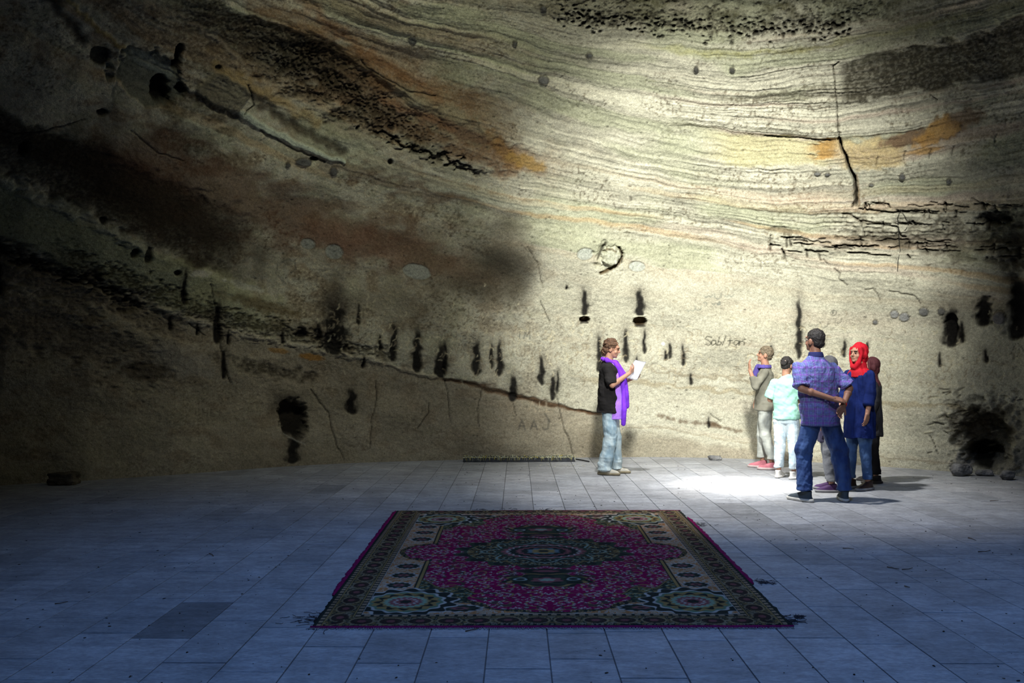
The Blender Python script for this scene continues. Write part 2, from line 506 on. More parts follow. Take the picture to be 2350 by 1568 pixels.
bandl(9.75, 11.2, 1330, 2280, (0.20, 0.165, 0.11), 0.55, 0.22, 0.5, 60, 60)
bandl(10.3, 11.2, 500, 2400, (0.15, 0.12, 0.08), 0.5, 0.3, 0.5, 60, 60)
for (x, y) in [(1515, 955), (1540, 962), (1570, 968), (1600, 972), (1640, 978), (1668, 985), (1632, 972), (1690, 990)]:
    blob(x, y, 16, 6, 8, (0.10, 0.06, 0.03), 0.7, 0.7, 0.9, 7)
bandl(8.42, 8.5, 1330, 2250, (0.30, 0.25, 0.15), 0.6, 0.03, 0.2, 30, 60)
bandl(8.2, 8.26, 1480, 1960, (0.22, 0.18, 0.11), 0.6, 0.025, 0.2, 20, 60)
bandl(9.5, 9.56, 1380, 2250, (0.26, 0.21, 0.13), 0.5, 0.03, 0.2, 20, 60)
# soot cloud over the middle of the wall
blob(1150, 600, 105, 92, 0, (0.035, 0.03, 0.02), 0.95, 0.95, 0.25, 70)
blob(1190, 625, 60, 60, 0, (0.03, 0.025, 0.017), 0.7, 0.9, 0.3, 50)
blob(1110, 665, 125, 46, 8, (0.06, 0.048, 0.03), 0.78, 0.9, 0.4, 50)
blob(1165, 520, 50, 60, 0, (0.10, 0.085, 0.055), 0.6, 0.95, 0.35, 50)
blob(1000, 600, 150, 40, 16, (0.14, 0.11, 0.07), 0.5, 0.9, 0.4, 50)
blob(930, 700, 190, 60, 10, (0.16, 0.135, 0.09), 0.6, 0.9, 0.5, 50)
blob(770, 700, 40, 90, 0, (0.05, 0.04, 0.03), 0.8, 0.9, 0.4, 30)
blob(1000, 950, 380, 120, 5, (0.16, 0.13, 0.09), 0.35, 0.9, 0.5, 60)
# upper-left angular scars
pol = [((345, 190), 88, 72, 12), ]
blob(345, 185, 82, 62, 20, (0.16, 0.17, 0.13), 0.85, 0.08, 0.5, 34, -0.10)
blob(345, 150, 70, 18, 25, (0.25, 0.28, 0.24), 0.8, 0.3, 0.4, 16)
blob(520, 215, 60, 40, 25, (0.17, 0.155, 0.11), 0.9, 0.08, 0.35, 30, 0.06, 0.2)
stroke([(282, 120), (280, 170), (262, 220), (262, 250), (230, 262)], 3, (0.3, 0.3, 0.24), 0.8, -0.02, 1.5)
stroke([(570, 195), (585, 245), (560, 262)], 3, (0.02, 0.02, 0.01), 0.8, -0.04, 1.5)
stroke([(282, 120), (340, 148), (400, 172), (430, 190)], 4, (0.3, 0.3, 0.22), 0.7, -0.03, 1.5)
blob(374, 212, 22, 34, -15, SOOT_HOLE, 0.97, 0.25, 0.35, 12, -0.16)  # open holes, their inner shade painted near black
blob(412, 135, 9, 38, 10, SOOT_HOLE, 0.97, 0.25, 0.3, 10, -0.12)
blob(420, 206, 12, 12, 0, SOOT_HOLE, 0.95, 0.3, 0.4, 10, -0.10)
blob(235, 132, 25, 22, 0, (0.03, 0.03, 0.024), 0.95, 0.1, 0.25, 14, -0.06)
blob(240, 262, 16, 10, 0, SOOT_HOLE, 0.9, 0.3, 0.4, 8, -0.06)
blob(60, 345, 12, 18, 20, SOOT_HOLE, 0.9, 0.3, 0.4, 10, -0.08)
blob(504, 158, 8, 6, 0, SOOT_HOLE, 0.9, 0.2, 0.2, 8, -0.05)
for (x, y, a, b, r) in [(235, 505, 10, 8, 0), (300, 575, 9, 14, 30), (332, 580, 10, 20, 10), (402, 622, 9, 8, 0), (720, 366, 10, 5, 0), (822, 296, 4, 7, 30), (900, 297, 9, 6, 0), (895, 372, 6, 8, 0)]:
    blob(x, y, a, b, r, SOOT_HOLE, 0.93, 0.25, 0.3, 8, -0.06)  # small holes, shade inside painted into the tint
for (x, y, a, b, r, g) in [(696, 372, 20, 9, 5, 0.10), (766, 394, 9, 10, 0, 0.09), (660, 378, 6, 6, 0, 0.07), (1247, 184, 13, 9, 10, 0.14), (1680, 158, 7, 6, 0, 0.04), (1597, 158, 6, 8, 0, 0.04), (946, 90, 10, 8, 10, 0.08), (1247, 17, 7, 6, 0, 0.08), (1182, 100, 6, 5, 0, 0.08), (1352, 126, 8, 5, 0, 0.09),
                        (2119, 717, 12, 10, 5, 0.16), (2075, 729, 12, 10, 0, 0.27), (2052, 722, 10, 9, 0, 0.3), (2292, 731, 16, 15, 0, 0.16), (2160, 716, 9, 8, 0, 0.12), (2008, 741, 6, 5, 0, 0.15), (2240, 8, 1, 1, 0, 0.1), (2071, 403, 7, 8, 0, 0.09), (2178, 415, 7, 6, 0, 0.1), (2000, 423, 6, 3, 0, 0.1), (1876, 398, 8, 4, 0, 0.12), (1899, 400, 6, 4, 0, 0.12)]:
    blob(x, y, a, b, r, (g, g * 1.02, g * 1.0), 0.92, 0.08, 0.12, 12, 0.03)
    if a > 5:
        stroke([(x - a, y - b * 0.3), (x - a * 0.4, y - b * 1.05), (x + a * 0.5, y - b * 1.05), (x + a * 1.05, y)], 2, CRK, 0.7, -0.01)
# mortar patches
for (x, y, a, b, r, g) in [(710, 563, 17, 12, 10, 0.30), (768, 580, 21, 17, 20, 0.30), (957, 624, 33, 17, 10, 0.34), (1341, 579, 19, 14, -8, 0.42), (1461, 610, 19, 12, 5, 0.42)]:
    blob(x, y, a, b, r, (g, g * 1.06, g * 0.92), 0.85, 0.06, 0.13, 16, -0.015)
    ring = [(x + a * 1.03 * math.cos(q) * math.cos(math.radians(r)) - b * 1.03 * math.sin(q) * math.sin(math.radians(r)), y + a * 1.03 * math.cos(q) * math.sin(math.radians(r)) + b * 1.03 * math.sin(q) * math.cos(math.radians(r))) for q in np.linspace(0.4, 5.6, 14)]
    stroke(ring, 1.8, (0.10, 0.09, 0.06), 0.55, -0.012)
# carved boss, the shade around and beneath it painted as dark strokes
blob(1397, 588, 37, 35, 10, (0.42, 0.42, 0.31), 0.7, 0.35, 0.5, 9, -0.07)
blob(1401, 587, 24, 22, -20, (0.45, 0.46, 0.35), 0.8, 0.25, 0.4, 9, 0.12)
for q in range(16):
    a, b = random.uniform(1378, 1420), random.uniform(568, 606)
    stroke([(a, b), (a + random.uniform(-2, 3), b - random.uniform(5, 14))], random.uniform(1.5, 3), random.choice([(0.14, 0.13, 0.08), (0.6, 0.6, 0.48)]), 0.6, random.choice([-0.03, 0.03]), 2)
stroke([(1389, 556), (1382, 566), (1376, 580), (1371, 592)], 9, (0.04, 0.036, 0.024), 0.9, -0.04, 4, w2=4)
stroke([(1384, 574), (1392, 569), (1404, 569), (1412, 574)], 4, (0.10, 0.075, 0.04), 0.85, -0.03, 2)
stroke([(1420, 566), (1427, 580), (1426, 592), (1418, 604), (1405, 613), (1390, 620), (1378, 624)], 6, (0.09, 0.06, 0.025), 0.95, -0.06, 2.5, w2=9)
stroke([(1420, 566), (1427, 580), (1426, 600)], 4, (0.03, 0.026, 0.018), 0.8, -0.03, 3)
stroke([(1362, 604), (1378, 606)], 4, (0.2, 0.18, 0.12), 0.7, -0.02, 2)
# oil lamp niches with soot above
for (x, yn, w, h) in [(1341, 734, 22, 14), (1468, 738, 30, 20)]:
    soot(x + (0 if w > 22 else -1), 655, yn - h * 0.6, 17 if w > 22 else 12, 0.98, 0)
    blob(x, yn, w * 0.52, h * 0.62, 0, (0.06, 0.035, 0.012), 0.97, 0.12, 0.12, 8, -0.16)
    stroke([(x - w * 0.5, yn - h * 0.62), (x + w * 0.45, yn - h * 0.75)], 2.6, (0.62, 0.60, 0.45), 0.9, 0.02)
    stroke([(x - w * 0.4, yn + h * 0.55), (x + w * 0.4, yn + h * 0.5)], 3, SOOT_HOLE, 0.85, -0.02, 1)
SO = [(822, 691, 746, 6), (902, 733, 830, 14), (956, 745, 855, 19), (1010, 780, 868, 20), (1021, 775, 862, 8), (870, 763, 805, 7), (833, 813, 847, 6), (770, 690, 815, 46),
      (728, 736, 782, 13), (650, 757, 790, 9), (692, 745, 775, 22), (1093, 775, 862, 16), (1128, 782, 847, 8), (1147, 775, 864, 12), (1177, 855, 923, 15), (1241, 808, 885, 11),
      (1268, 855, 920, 11), (1279, 843, 905, 5), (808, 888, 953, 22), (1567, 783, 840, 6), (1586, 854, 885, 6), (1769, 787, 818, 6), (1757, 803, 822, 7), (1834, 675, 825, 11),
      (1937, 778, 822, 8), (1990, 783, 805, 5), (1889, 770, 800, 6), (2182, 700, 800, 34), (2255, 685, 752, 30), (2335, 640, 782, 44), (1626, 955, 985, 4), (2155, 805, 845, 6),
      (1375, 762, 853, 11), (1437, 747, 832, 11), (1478, 749, 812, 6), (1461, 810, 866, 7), (1527, 799, 827, 5), (1537, 782, 822, 8), (497, 680, 790, 15), (515, 795, 872, 10),
      (390, 717, 760, 7), (453, 737, 771, 6), (419, 605, 698, 8), (524, 752, 792, 5), (3, 580, 680, 16), (2262, 800, 835, 9), (2206, 735, 790, 8), (1300, 650, 664, 3), (672, 1000, 1065, 26)]
for (x, a, b, w) in SO:
    soot(x, a, b, w)
blob(2182, 755, 15, 36, 0, SOOT_HOLE, 0.95, 0.2, 0.3, 12, -0.15)
blob(2258, 715, 20, 34, 0, SOOT_HOLE, 0.85, 0.3, 0.7, 12, -0.06)
blob(2292, 731, 15, 14, 0, (0.16, 0.155, 0.16), 0.95, 0.08, 0.12, 12, 0.07)
blob(2336, 690, 22, 60, 0, SOOT_HOLE, 0.9, 0.5, 0.35, 20, -0.06)
blob(2330, 590, 30, 70, 10, (0.03, 0.026, 0.02), 0.85, 0.7, 0.5, 20, -0.05)
blob(677, 965, 34, 46, -10, (0.014, 0.012, 0.010), 0.97, 0.25, 0.35, 16, -0.20)
blob(660, 925, 45, 40, 0, (0.04, 0.03, 0.02), 0.7, 0.8, 0.5, 20)
stroke([(655, 998), (675, 1008), (700, 1020)], 2, (0.4, 0.4, 0.35), 0.6, 0, 2)
# big hollow at lower right
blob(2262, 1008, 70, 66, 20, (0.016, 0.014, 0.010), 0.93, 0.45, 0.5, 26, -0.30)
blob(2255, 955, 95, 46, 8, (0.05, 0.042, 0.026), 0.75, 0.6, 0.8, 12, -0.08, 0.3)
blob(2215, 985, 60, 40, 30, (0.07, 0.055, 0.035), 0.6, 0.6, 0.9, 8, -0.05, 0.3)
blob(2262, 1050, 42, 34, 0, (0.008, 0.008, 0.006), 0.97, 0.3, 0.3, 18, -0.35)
blob(2335, 1000, 60, 90, 0, (0.14, 0.12, 0.08), 0.5, 0.5, 0.7, 16)
blob(2305, 1065, 36, 30, -40, (0.20, 0.19, 0.15), 0.8, 0.3, 0.6, 10, 0.10)
blob(2205, 1062, 28, 26, 20, (0.17, 0.17, 0.17), 0.7, 0.4, 0.8, 8, 0.08)
for q in range(46):
    a, b = random.uniform(2120, 2345), random.uniform(890, 1050)
    L = random.uniform(6, 26)
    stroke([(a, b), (a + L, b + random.uniform(-7, 5))], random.uniform(2, 4), random.choice([CRK, (0.36, 0.33, 0.22)]), 0.55, random.choice([-0.05, 0.04]), 2)
# broken beds at middle right
blob(2285, 506, 42, 16, 3, (0.02, 0.018, 0.012), 0.95, 0.5, 0.5, 14, -0.15)
bandl(5.55, 5.9, 1900, 2900, (0.10, 0.085, 0.055), 0.62, 0.12, 0.8, 30, 60, 0.3, -0.06)
blob(2320, 540, 60, 70, 10, (0.05, 0.045, 0.03), 0.75, 0.6, 0.8, 14, -0.08)
blob(2050, 555, 120, 14, 6, (0.06, 0.05, 0.03), 0.7, 0.6, 0.7, 14, -0.05)
blob(1800, 530, 40, 8, 10, (0.14, 0.12, 0.08), 0.7, 0.5, 0.7, 10, -0.03)
for q in range(150):
    x = random.uniform(1760, 2400) ** 1.0
    t = (x - 1760) / 640
    yc = random.choice([482 + 6 * t, 508 + 8 * t, 545 + 30 * t, 560 + 24 * t, 575 + 20 * t, 465 + 5 * t])
    if x < 1950 and yc < 530:
        continue
    yc += random.uniform(-5, 5)
    if random.random() < 0.6:
        L = random.uniform(12, 55)
        stroke([(x, yc), (x + L, yc + L * 0.06 + random.uniform(-3, 3))], random.uniform(1.6, 4.2), CRK, 0.85, -0.05, 1.8)
    else:
        L = random.uniform(6, 20)
        stroke([(x, yc), (x + random.uniform(-3, 6), yc + L)], random.uniform(2, 6), CRK, 0.85, -0.06, 1.2)
        stroke([(x + 5, yc - 1), (x + 22, yc + 1)], 2.5, (0.5, 0.48, 0.36), 0.5, 0.03)
# the long vertical crack
ck = [(1925, 143), (1911, 153), (1914, 178), (1917, 215), (1921, 250), (1922, 290), (1926, 318), (1931, 340), (1942, 358), (1948, 385), (1960, 405), (1965, 440), (1963, 470)]
stroke(ck[:7], 2.6, CRK, 0.95, -0.05, 1.5)
stroke(ck[6:], 7, (0.02, 0.014, 0.008), 0.98, -0.16, 1.5, w2=9)
stroke([(1966, 400), (1970, 430), (1972, 470)], 5, (0.16, 0.10, 0.05), 0.7, 0, 1.5)
stroke([(1972, 478), (1985, 480), (2010, 483), (2040, 487), (2070, 484), (2120, 490), (2150, 492)], 3, CRK, 0.9, -0.06, 2)
stroke([(1935, 490), (1960, 498), (1975, 508), (2020, 512)], 5, (0.08, 0.06, 0.04), 0.8, -0.05, 2)
stroke([(1975, 508), (1985, 545)], 2, CRK, 0.8, -0.03, 2)
stroke([(1990, 515), (2030, 518), (2058, 522), (2066, 545), (2078, 548)], 3.5, CRK, 0.9, -0.06, 1.5)
stroke([(1755, 313), (1800, 318), (1860, 320), (1905, 323)], 3, CRK, 0.8, -0.05, 1.5)
for (x, y) in [(2010, 368), (2073, 355), (2131, 352), (2184, 345), (2283, 315)]:
    stroke([(x + 6, y - 10), (x + 2, y - 2), (x + 1, y + 9)], 3, CRK, 0.7, -0.03, 1.5)
stroke([(1930, 358), (1980, 362), (2030, 360), (2090, 358), (2150, 350), (2215, 330)], 2.0, (0.2, 0.14, 0.09), 0.5, -0.02, 2)
stroke([(2135, 222), (2150, 232)], 3, CRK, 0.8, -0.03)
# lesser cracks
for p, w in [([(715, 895), (735, 925), (757, 950), (762, 985), (772, 1020), (790, 1055)], 2.6), ([(862, 875), (865, 900), (860, 940), (852, 970), (849, 1030)], 2), ([(985, 925), (983, 950), (968, 970), (958, 985)], 1.8),
             ([(1240, 690), (1255, 725), (1262, 740)], 1.8), ([(1279, 915), (1285, 945), (1293, 980), (1306, 1010), (1315, 1045)], 2.2), ([(1210, 565), (1235, 610), (1245, 660)], 1.5),
             ([(1020, 870), (1028, 905), (1033, 970)], 1.4), ([(1106, 893), (1096, 940), (1100, 980)], 1.4), ([(1177, 925), (1185, 955)], 1.4),
             ([(1890, 595), (1898, 605)], 3), ([(1915, 617), (1928, 628), (1925, 640), (1945, 655)], 2.6), ([(1985, 665), (2003, 662), (2014, 675), (2020, 690)], 2.4), ([(2040, 668), (2080, 675), (2100, 680), (2112, 698)], 2.2),
             ([(1655, 970), (1630, 950)], 1.2), ([(2135, 1000), (2155, 1045)], 1.6), ([(2230, 455), (2260, 470), (2330, 480)], 3), ([(430, 740), (470, 770)], 2), ([(300, 300), (360, 350), (420, 370)], 2),
             ([(0, 300), (40, 312), (90, 308), (160, 290), (200, 278)], 2.5), ([(480, 650), (495, 720), (505, 790), (515, 850), (530, 880)], 3), ([(830, 140), (842, 158), (900, 190), (935, 212), (1000, 222)], 2.6)]:
    stroke(p, w, CRK, 0.75, -0.03, 1.8)
# random pits and little scratches
for q in range(1500):
    x, y = random.uniform(-100, 2450), random.uniform(-60, 1060)
    if y > 640 and random.random() < 0.75:
        continue
    r = random.uniform(1.0, 2.6)
    blob(x, y, r * random.uniform(1, 1.6), r, 0, CRK, 0.6, 0.3, 0.1, 9, -0.012)
for q in range(260):
    x = random.uniform(1280, 1950)
    y = np.interp(x, [1280, 1500, 1700, 1950], [35, 62, 72, 60]) + random.gauss(0, 12)
    r = random.uniform(1.5, 4.5)
    blob(x, y, r * 1.3, r, 0, (0.02, 0.018, 0.012), 0.85, 0.3, 0.2, 8, -0.04)
# graffiti: lettering
INK = (0.10, 0.10, 0.08)
CUT = (0.20, 0.16, 0.10)
L_ = lambda ox, oy, s, segs, w=1.5, col=INK, k=0.8, dep=-0.006: [stroke([(ox + a * s, oy + b * s) for a, b in g], w, col, k, dep) for g in segs]
GL = {
    'S': [[(.8, .1), (.3, 0), (.1, .25), (.5, .5), (.8, .75), (.5, 1), (.1, .9)]], 's': [[(.7, .45), (.3, .4), (.2, .6), (.6, .8), (.4, 1), (.1, .95)]],
    'a': [[(.65, .5), (.3, .45), (.1, .75), (.3, 1), (.6, .8), (.65, .5), (.7, 1)]], 'b': [[(.45, 0), (.15, 1), (.5, .95), (.65, .7), (.4, .55), (.25, .65)]],
    'l': [[(.5, 0), (.1, 1)]], 't': [[(.4, .2), (.25, 1)], [(.1, .5), (.6, .45)]], 'n': [[(.1, 1), (.2, .5), (.15, .65), (.5, .5), (.65, .65), (.6, 1)]], 'i': [[(.3, .5), (.2, 1)], [(.35, .25), (.36, .3)]],
    'A': [[(0, 1), (.35, 0), (.7, 1)], [(.12, .65), (.6, .65)]], 'L': [[(.1, 0), (.1, 1), (.6, 1)]], 'I': [[(.25, 0), (.25, 1)]], 'M': [[(0, 1), (.1, 0), (.4, .7), (.7, 0), (.8, 1)]],
    'H': [[(.05, 0), (.05, 1)], [(.65, 0), (.65, 1)], [(.05, .5), (.65, .5)]], 'N': [[(0, 1), (.05, 0), (.6, 1), (.65, 0)]], 'D': [[(0, 0), (0, 1), (.6, .8), (.7, .4), (.4, .05), (0, 0)]], 'J': [[(.6, 0), (.55, .9), (.25, 1), (0, .8)]],
    'P': [[(.05, 1), (.05, 0), (.55, .1), (.55, .45), (.05, .5)]], 'F': [[(.05, 1), (.05, 0), (.6, 0)], [(.05, .45), (.45, .45)]], 'U': [[(0, 0), (.05, .8), (.35, 1), (.6, .8), (.65, 0)]], '9': [[(.6, .3), (.3, .5), (.1, .25), (.4, 0), (.6, .3), (.5, 1)]],
    '1': [[(.3, 0), (.25, 1)]], '0': [[(.3, 0), (.05, .5), (.3, 1), (.6, .5), (.3, 0)]], 'W': [[(0, 0), (.2, 1), (.4, .4), (.6, 1), (.8, 0)]], 'V': [[(0, 0), (.3, 1), (.6, 0)]], 'E': [[(.6, 0), (.05, 0), (.05, 1), (.6, 1)], [(.05, .5), (.45, .5)]],
    '?': [[(.0, .2), (.3, 0), (.55, .2), (.4, .5), (.3, .75)]], '~': [[(0, .5), (.3, .8), (.6, .5), (1, .75), (1.3, .4)]], 'u': [[(0, .2), (.1, .8), (.5, 1), (.9, .8), (1, .2)]],
}


def word(t, ox, oy, s, w=1.5, col=INK, k=0.8, dep=-0.006, adv=0.85, slope=0.0):
    for c in t:
        if c in GL:
            L_(ox, oy, s, GL[c], w, col, k, dep)
        ox += s * adv
        oy += s * adv * slope


stroke([(1636, 799), (1690, 806)], 1.3, INK, 0.6, 0, 1)
word('AIL', 1214, 922, 22, 2.2, (0.40, 0.34, 0.24), 0.7, -0.012)
word('AAJ', 1190, 964, 22, 3.5, (0.05, 0.05, 0.05), 0.55, 0, 1.25)
stroke([(1250, 949), (1262, 968)], 4, (0.05, 0.05, 0.05), 0.6)
word('IIMA', 833, 735, 16, 1.8, (0.30, 0.26, 0.18), 0.7, -0.01)
word('VMF', 1040, 790, 20, 2, (0.28, 0.24, 0.16), 0.7, -0.01)
word('1M', 1188, 760, 17, 2.2, (0.09, 0.10, 0.09), 0.7)
word('IIA', 1120, 782, 16, 1.8, (0.30, 0.27, 0.18), 0.8, -0.012)
word('VUFM', 1165, 795, 22, 1.6, (0.26, 0.22, 0.15), 0.6, -0.01)
word('UJ9', 930, 865, 20, 1.6, CUT, 0.6, -0.008)
word('HKN', 352, 850, 20, 1.8, (0.22, 0.18, 0.12), 0.6, -0.01, 0.9, 0.08)
word('UHEI', 450, 940, 16, 1.6, (0.10, 0.085, 0.06), 0.6, -0.008, 1.1, 0.05)
word('IIIUM', 740, 975, 14, 1.4, (0.10, 0.085, 0.06), 0.6, -0.008, 1.1, 0.03)
word('1I10', 1310, 790, 14, 1.4, (0.25, 0.21, 0.14), 0.7, -0.01, 0.8, -0.1)
stroke([(1913 + 6.5 * math.cos(q), 718 + 6.5 * math.sin(q)) for q in np.linspace(0, 6.28, 20)], 1.4, INK, 0.8)
word('F', 1911, 714, 7, 1.2, INK, 0.8)
stroke([(640, 612), (636, 630), (650, 645), (660, 655)], 3, (0.05, 0.06, 0.06), 0.5)
stroke([(650, 605), (665, 597), (680, 605), (682, 620), (670, 628)], 4, (0.05, 0.06, 0.06), 0.5)
stroke([(712, 620), (750, 622), (730, 630), (727, 655)], 4, (0.05, 0.06, 0.06), 0.4)
word('~u~', 1615, 668, 16, 1.4, (0.17, 0.20, 0.17), 0.7, 0, 1.5)
word('~u?~', 1575, 700, 15, 1.4, (0.17, 0.20, 0.17), 0.65, 0, 1.3, -0.25)
stroke([(1650, 690), (1646, 698), (1652, 697), (1651, 689)], 1.6, (0.15, 0.17, 0.15), 0.8)
word('~u', 1855, 735, 18, 1.6, INK, 0.6, 0, 1.5)
word('u', 1915, 728, 16, 1.6, INK, 0.6)
stroke([(2330, 790), (2318, 815)], 2, CRK, 0.6, -0.01)
stroke([(2335, 790), (2356, 812)], 2, CRK, 0.6, -0.01)
for q in range(700):                       # scratched marks all over the reachable band
    x = random.uniform(700, 2340)
    y = random.gauss(np.interp(x, [700, 1300, 2340], [760, 790, 850]), 45)
    if not 620 < y < 1000:
        continue
    a = random.choice([75, 100, 60, 20, -20, 85])
    L = random.uniform(5, 16)
    c = random.choice([(0.55, 0.50, 0.34), (0.24, 0.20, 0.13), (0.30, 0.26, 0.18)])
    pts = [(x, y), (x + L * math.cos(math.radians(a)) * 0.6, y + L * 0.5 * math.sin(math.radians(a))), (x + L * math.cos(math.radians(a + 25)), y + L * math.sin(math.radians(a + 25)))]
    stroke(pts, random.uniform(1.5, 2.4), c, 0.7, -0.008)
stroke([(1521, 787), (1522, 788)], 8, (0.75, 0.76, 0.72), 0.95, 0.01)
blob(1650, 783, 52, 22, 0, (0.44, 0.42, 0.32), 0.6, 0.5, 0.3, 20)
word('Sabltan', 1616, 769, 21, 1.9, (0.05, 0.05, 0.035), 0.95, -0.005, 0.62)
np.clip(D, -0.55, 0.45, out=D)


def sample(A, px, py):
    u = np.clip((px - X0) * RS - 0.5, 0, W - 1.01)
    v = np.clip((py - Y0) * RS - 0.5, 0, H - 1.01)
    i = u.astype(np.int32)
    j = v.astype(np.int32)
    fu = (u - i)
    fv = (v - j)
    if A.ndim == 3:
        fu = fu[:, None]
        fv = fv[:, None]
    return A[j, i] * (1 - fu) * (1 - fv) + A[j, i + 1] * fu * (1 - fv) + A[j + 1, i] * (1 - fu) * fv + A[j + 1, i + 1] * fu * fv


# ------------------------------------------------------------------ the cave shell
CX, CY, HT = 1.0, 3.5, 8.6
base_px = [(-260, 1126), (0, 1114), (100, 1108), (200, 1103), (400, 1090), (700, 1068), (1000, 1057), (1200, 1053), (1500, 1049), (1700, 1053), (2000, 1069), (2200, 1084), (2350, 1094), (2600, 1118)]
bp = [on_floor(*p) for p in base_px]
phs = [math.atan2(p.x - CX, p.y - CY) for p in bp]
rds = [math.hypot(p.x - CX, p.y - CY) for p in bp]
PH = [-PI, -2.0] + phs + [2.0, PI]
RD = [8.7, 8.7] + rds + [8.7, 8.7]


def rad0(ph):
    return np.interp(ph, PH, RD)


def shell(ph, t):
    """t 0..1 from the floor to the crown."""
    z = HT * np.sin(t * PI / 2)
    k = np.cos(t * PI / 2) ** 0.92
    r = rad0(ph) * k
    return np.stack([CX + r * np.sin(ph), CY + r * np.cos(ph), z], -1)


NU, NV = 1420, 720
phi = np.interp(np.linspace(0, 1, NU), [0, 0.02, 0.98, 1], [-1.55, -1.22, 1.22, 1.55])
T_TOP = 0.72
tt = np.interp(np.linspace(0, 1, NV), [0, 0.48, 0.93, 1], [0, 0.235, 0.50, T_TOP])
PHI, TT = np.meshgrid(phi, tt)
P = shell(PHI.ravel(), TT.ravel())
px, py = project(P)
# inward normal of the plain dome
C0 = np.array([CX, CY, 0.0])
nrm = -(P - C0) / np.array([1, 1, (HT / 8.7) ** 2])
nrm /= np.linalg.norm(nrm, axis=1)[:, None]
dd = sample(D, px, py)
ends = np.minimum(sstep(0, 0.06, (PHI.ravel() + 1.55)), sstep(0, 0.06, 1.55 - PHI.ravel())) * (1 - sstep(0.69, 0.72, TT.ravel()))
foot = sstep(0.0, 0.02, TT.ravel())
P2 = P + nrm * (dd * ends * (0.25 + 0.75 * foot))[:, None]
P2[:, 2] = np.where(TT.ravel() == 0, -0.03, P2[:, 2])
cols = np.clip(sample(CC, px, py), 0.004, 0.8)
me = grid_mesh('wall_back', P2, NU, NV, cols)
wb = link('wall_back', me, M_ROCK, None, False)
tag(wb, 'layered sandstone cave wall with soot streaks, niches and carved graffiti', 'wall', None, 'structure')
# remaining shell: behind the camera and the crown, open at the top
def lowshell(name, ph0, ph1, t0, t1, nu, nv, mat):
    a, b = np.meshgrid(np.linspace(ph0, ph1, nu), np.linspace(t0, t1, nv))
    q = shell(((a.ravel() + PI) % (2 * PI)) - PI, b.ravel())
    n = fbm(a.ravel() * 3 + 20, b.ravel() * 9, 51, 3) - 0.5
    e = np.minimum(sstep(0, 0.1, a.ravel() - ph0), sstep(0, 0.1, ph1 - a.ravel())) * sstep(0, 0.06, b.ravel() - t0)
    q = q * 1.0
    q[:, :2] += (np.array([CX, CY]) - q[:, :2]) * (n * 0.08 * e)[:, None]
    m = grid_mesh(name, q, nu, nv)
    return link(name, m, mat, None, False)


wf = lowshell('wall_front', 1.55, 2 * PI - 1.55, 0, T_TOP, 80, 40, M_ROCKP)
tag(wf, 'rough sandstone cave wall behind the viewer', 'wall', None, 'structure')
ce = lowshell('ceiling', 0, 2 * PI, T_TOP, 0.93, 120, 16, M_ROCKP)
tag(ce, 'domed sandstone cave roof with a round opening at its crown', 'ceiling', None, 'structure')
del GX, GY, S, CC, D, lam1, lam2, lam3, blot, fine, mul, led, st, stp, lower, left, right, pink, grn, ora
# ------------------------------------------------------------------ floor of stone tiles
def boxes_mesh(name, items, mat, parent=None, tint=True):
    """items: (x0,y0,x1,y1,z0,z1,bevel,color) -> one mesh of bevelled slabs."""
    V, Fc, Cc = [], [], []
    for (x0, y0, x1, y1, z0, z1, b, c) in items:
        n = len(V)
        V += [(x0, y0, z0), (x1, y0, z0), (x1, y1, z0), (x0, y1, z0), (x0, y0, z1 - b), (x1, y0, z1 - b), (x1, y1, z1 - b), (x0, y1, z1 - b),
              (x0 + b, y0 + b, z1), (x1 - b, y0 + b, z1), (x1 - b, y1 - b, z1), (x0 + b, y1 - b, z1)]
        Fc += [(n, n + 1, n + 5, n + 4), (n + 1, n + 2, n + 6, n + 5), (n + 2, n + 3, n + 7, n + 6), (n + 3, n, n + 4, n + 7),
               (n + 4, n + 5, n + 9, n + 8), (n + 5, n + 6, n + 10, n + 9), (n + 6, n + 7, n + 11, n + 10), (n + 7, n + 4, n + 8, n + 11), (n + 8, n + 9, n + 10, n + 11)]
        Cc += [c] * 8 + [c] * 4
    me = bpy.data.meshes.new(name)
    me.from_pydata(V, [], Fc)
    if tint:
        ca = me.color_attributes.new('tint', 'FLOAT_COLOR', 'POINT')
        ca.data.foreach_set('color', np.array([(*c, 1) for c in Cc], np.float32).ravel())
    return link(name, me, mat, parent, False)


TW, TL = 0.3035, 0.62
rnd = random.Random(5)
items = []
x = -0.151 - TW * 35
k = 0
while x < 11.2:
    y = -6.5 + rnd.uniform(0, TL)
    if k == 29:
        y = -6.5
    while y < 13.6:
        g = 0.30 * rnd.uniform(0.86, 1.08)
        if rnd.random() < 0.03:
            g *= 0.8
        if abs(x - (-2.0)) < TW * 0.55 and abs(y - 4.35) < TL / 2:
            g *= 0.6
        t = rnd.uniform(-0.012, 0.012)
        L = TL if rnd.random() > 0.12 else TL * rnd.uniform(0.5, 0.9)
        gp = 0.0022 + rnd.uniform(0, 0.0012)
        items.append((x + gp, y + gp, x + TW - gp, y + L - gp, -0.02, rnd.uniform(-0.0015, 0.0), 0.0016, (g * (0.97 + t), g, g * (1.05 - t))))
        y += L
    x += TW
    k += 1
items = [i for i in items if math.hypot((i[0] + i[2]) / 2 - CX, (i[1] + i[3]) / 2 - CY) < 9.6]
items.append((-10.5, -6.5, 11.5, 13.6, -0.06, -0.006, 0.0005, (0.085, 0.085, 0.09)))
fl = boxes_mesh('floor', items, M_FLOOR)
tag(fl, 'worn blue-grey stone slab floor laid in long rows', 'floor', None, 'structure')

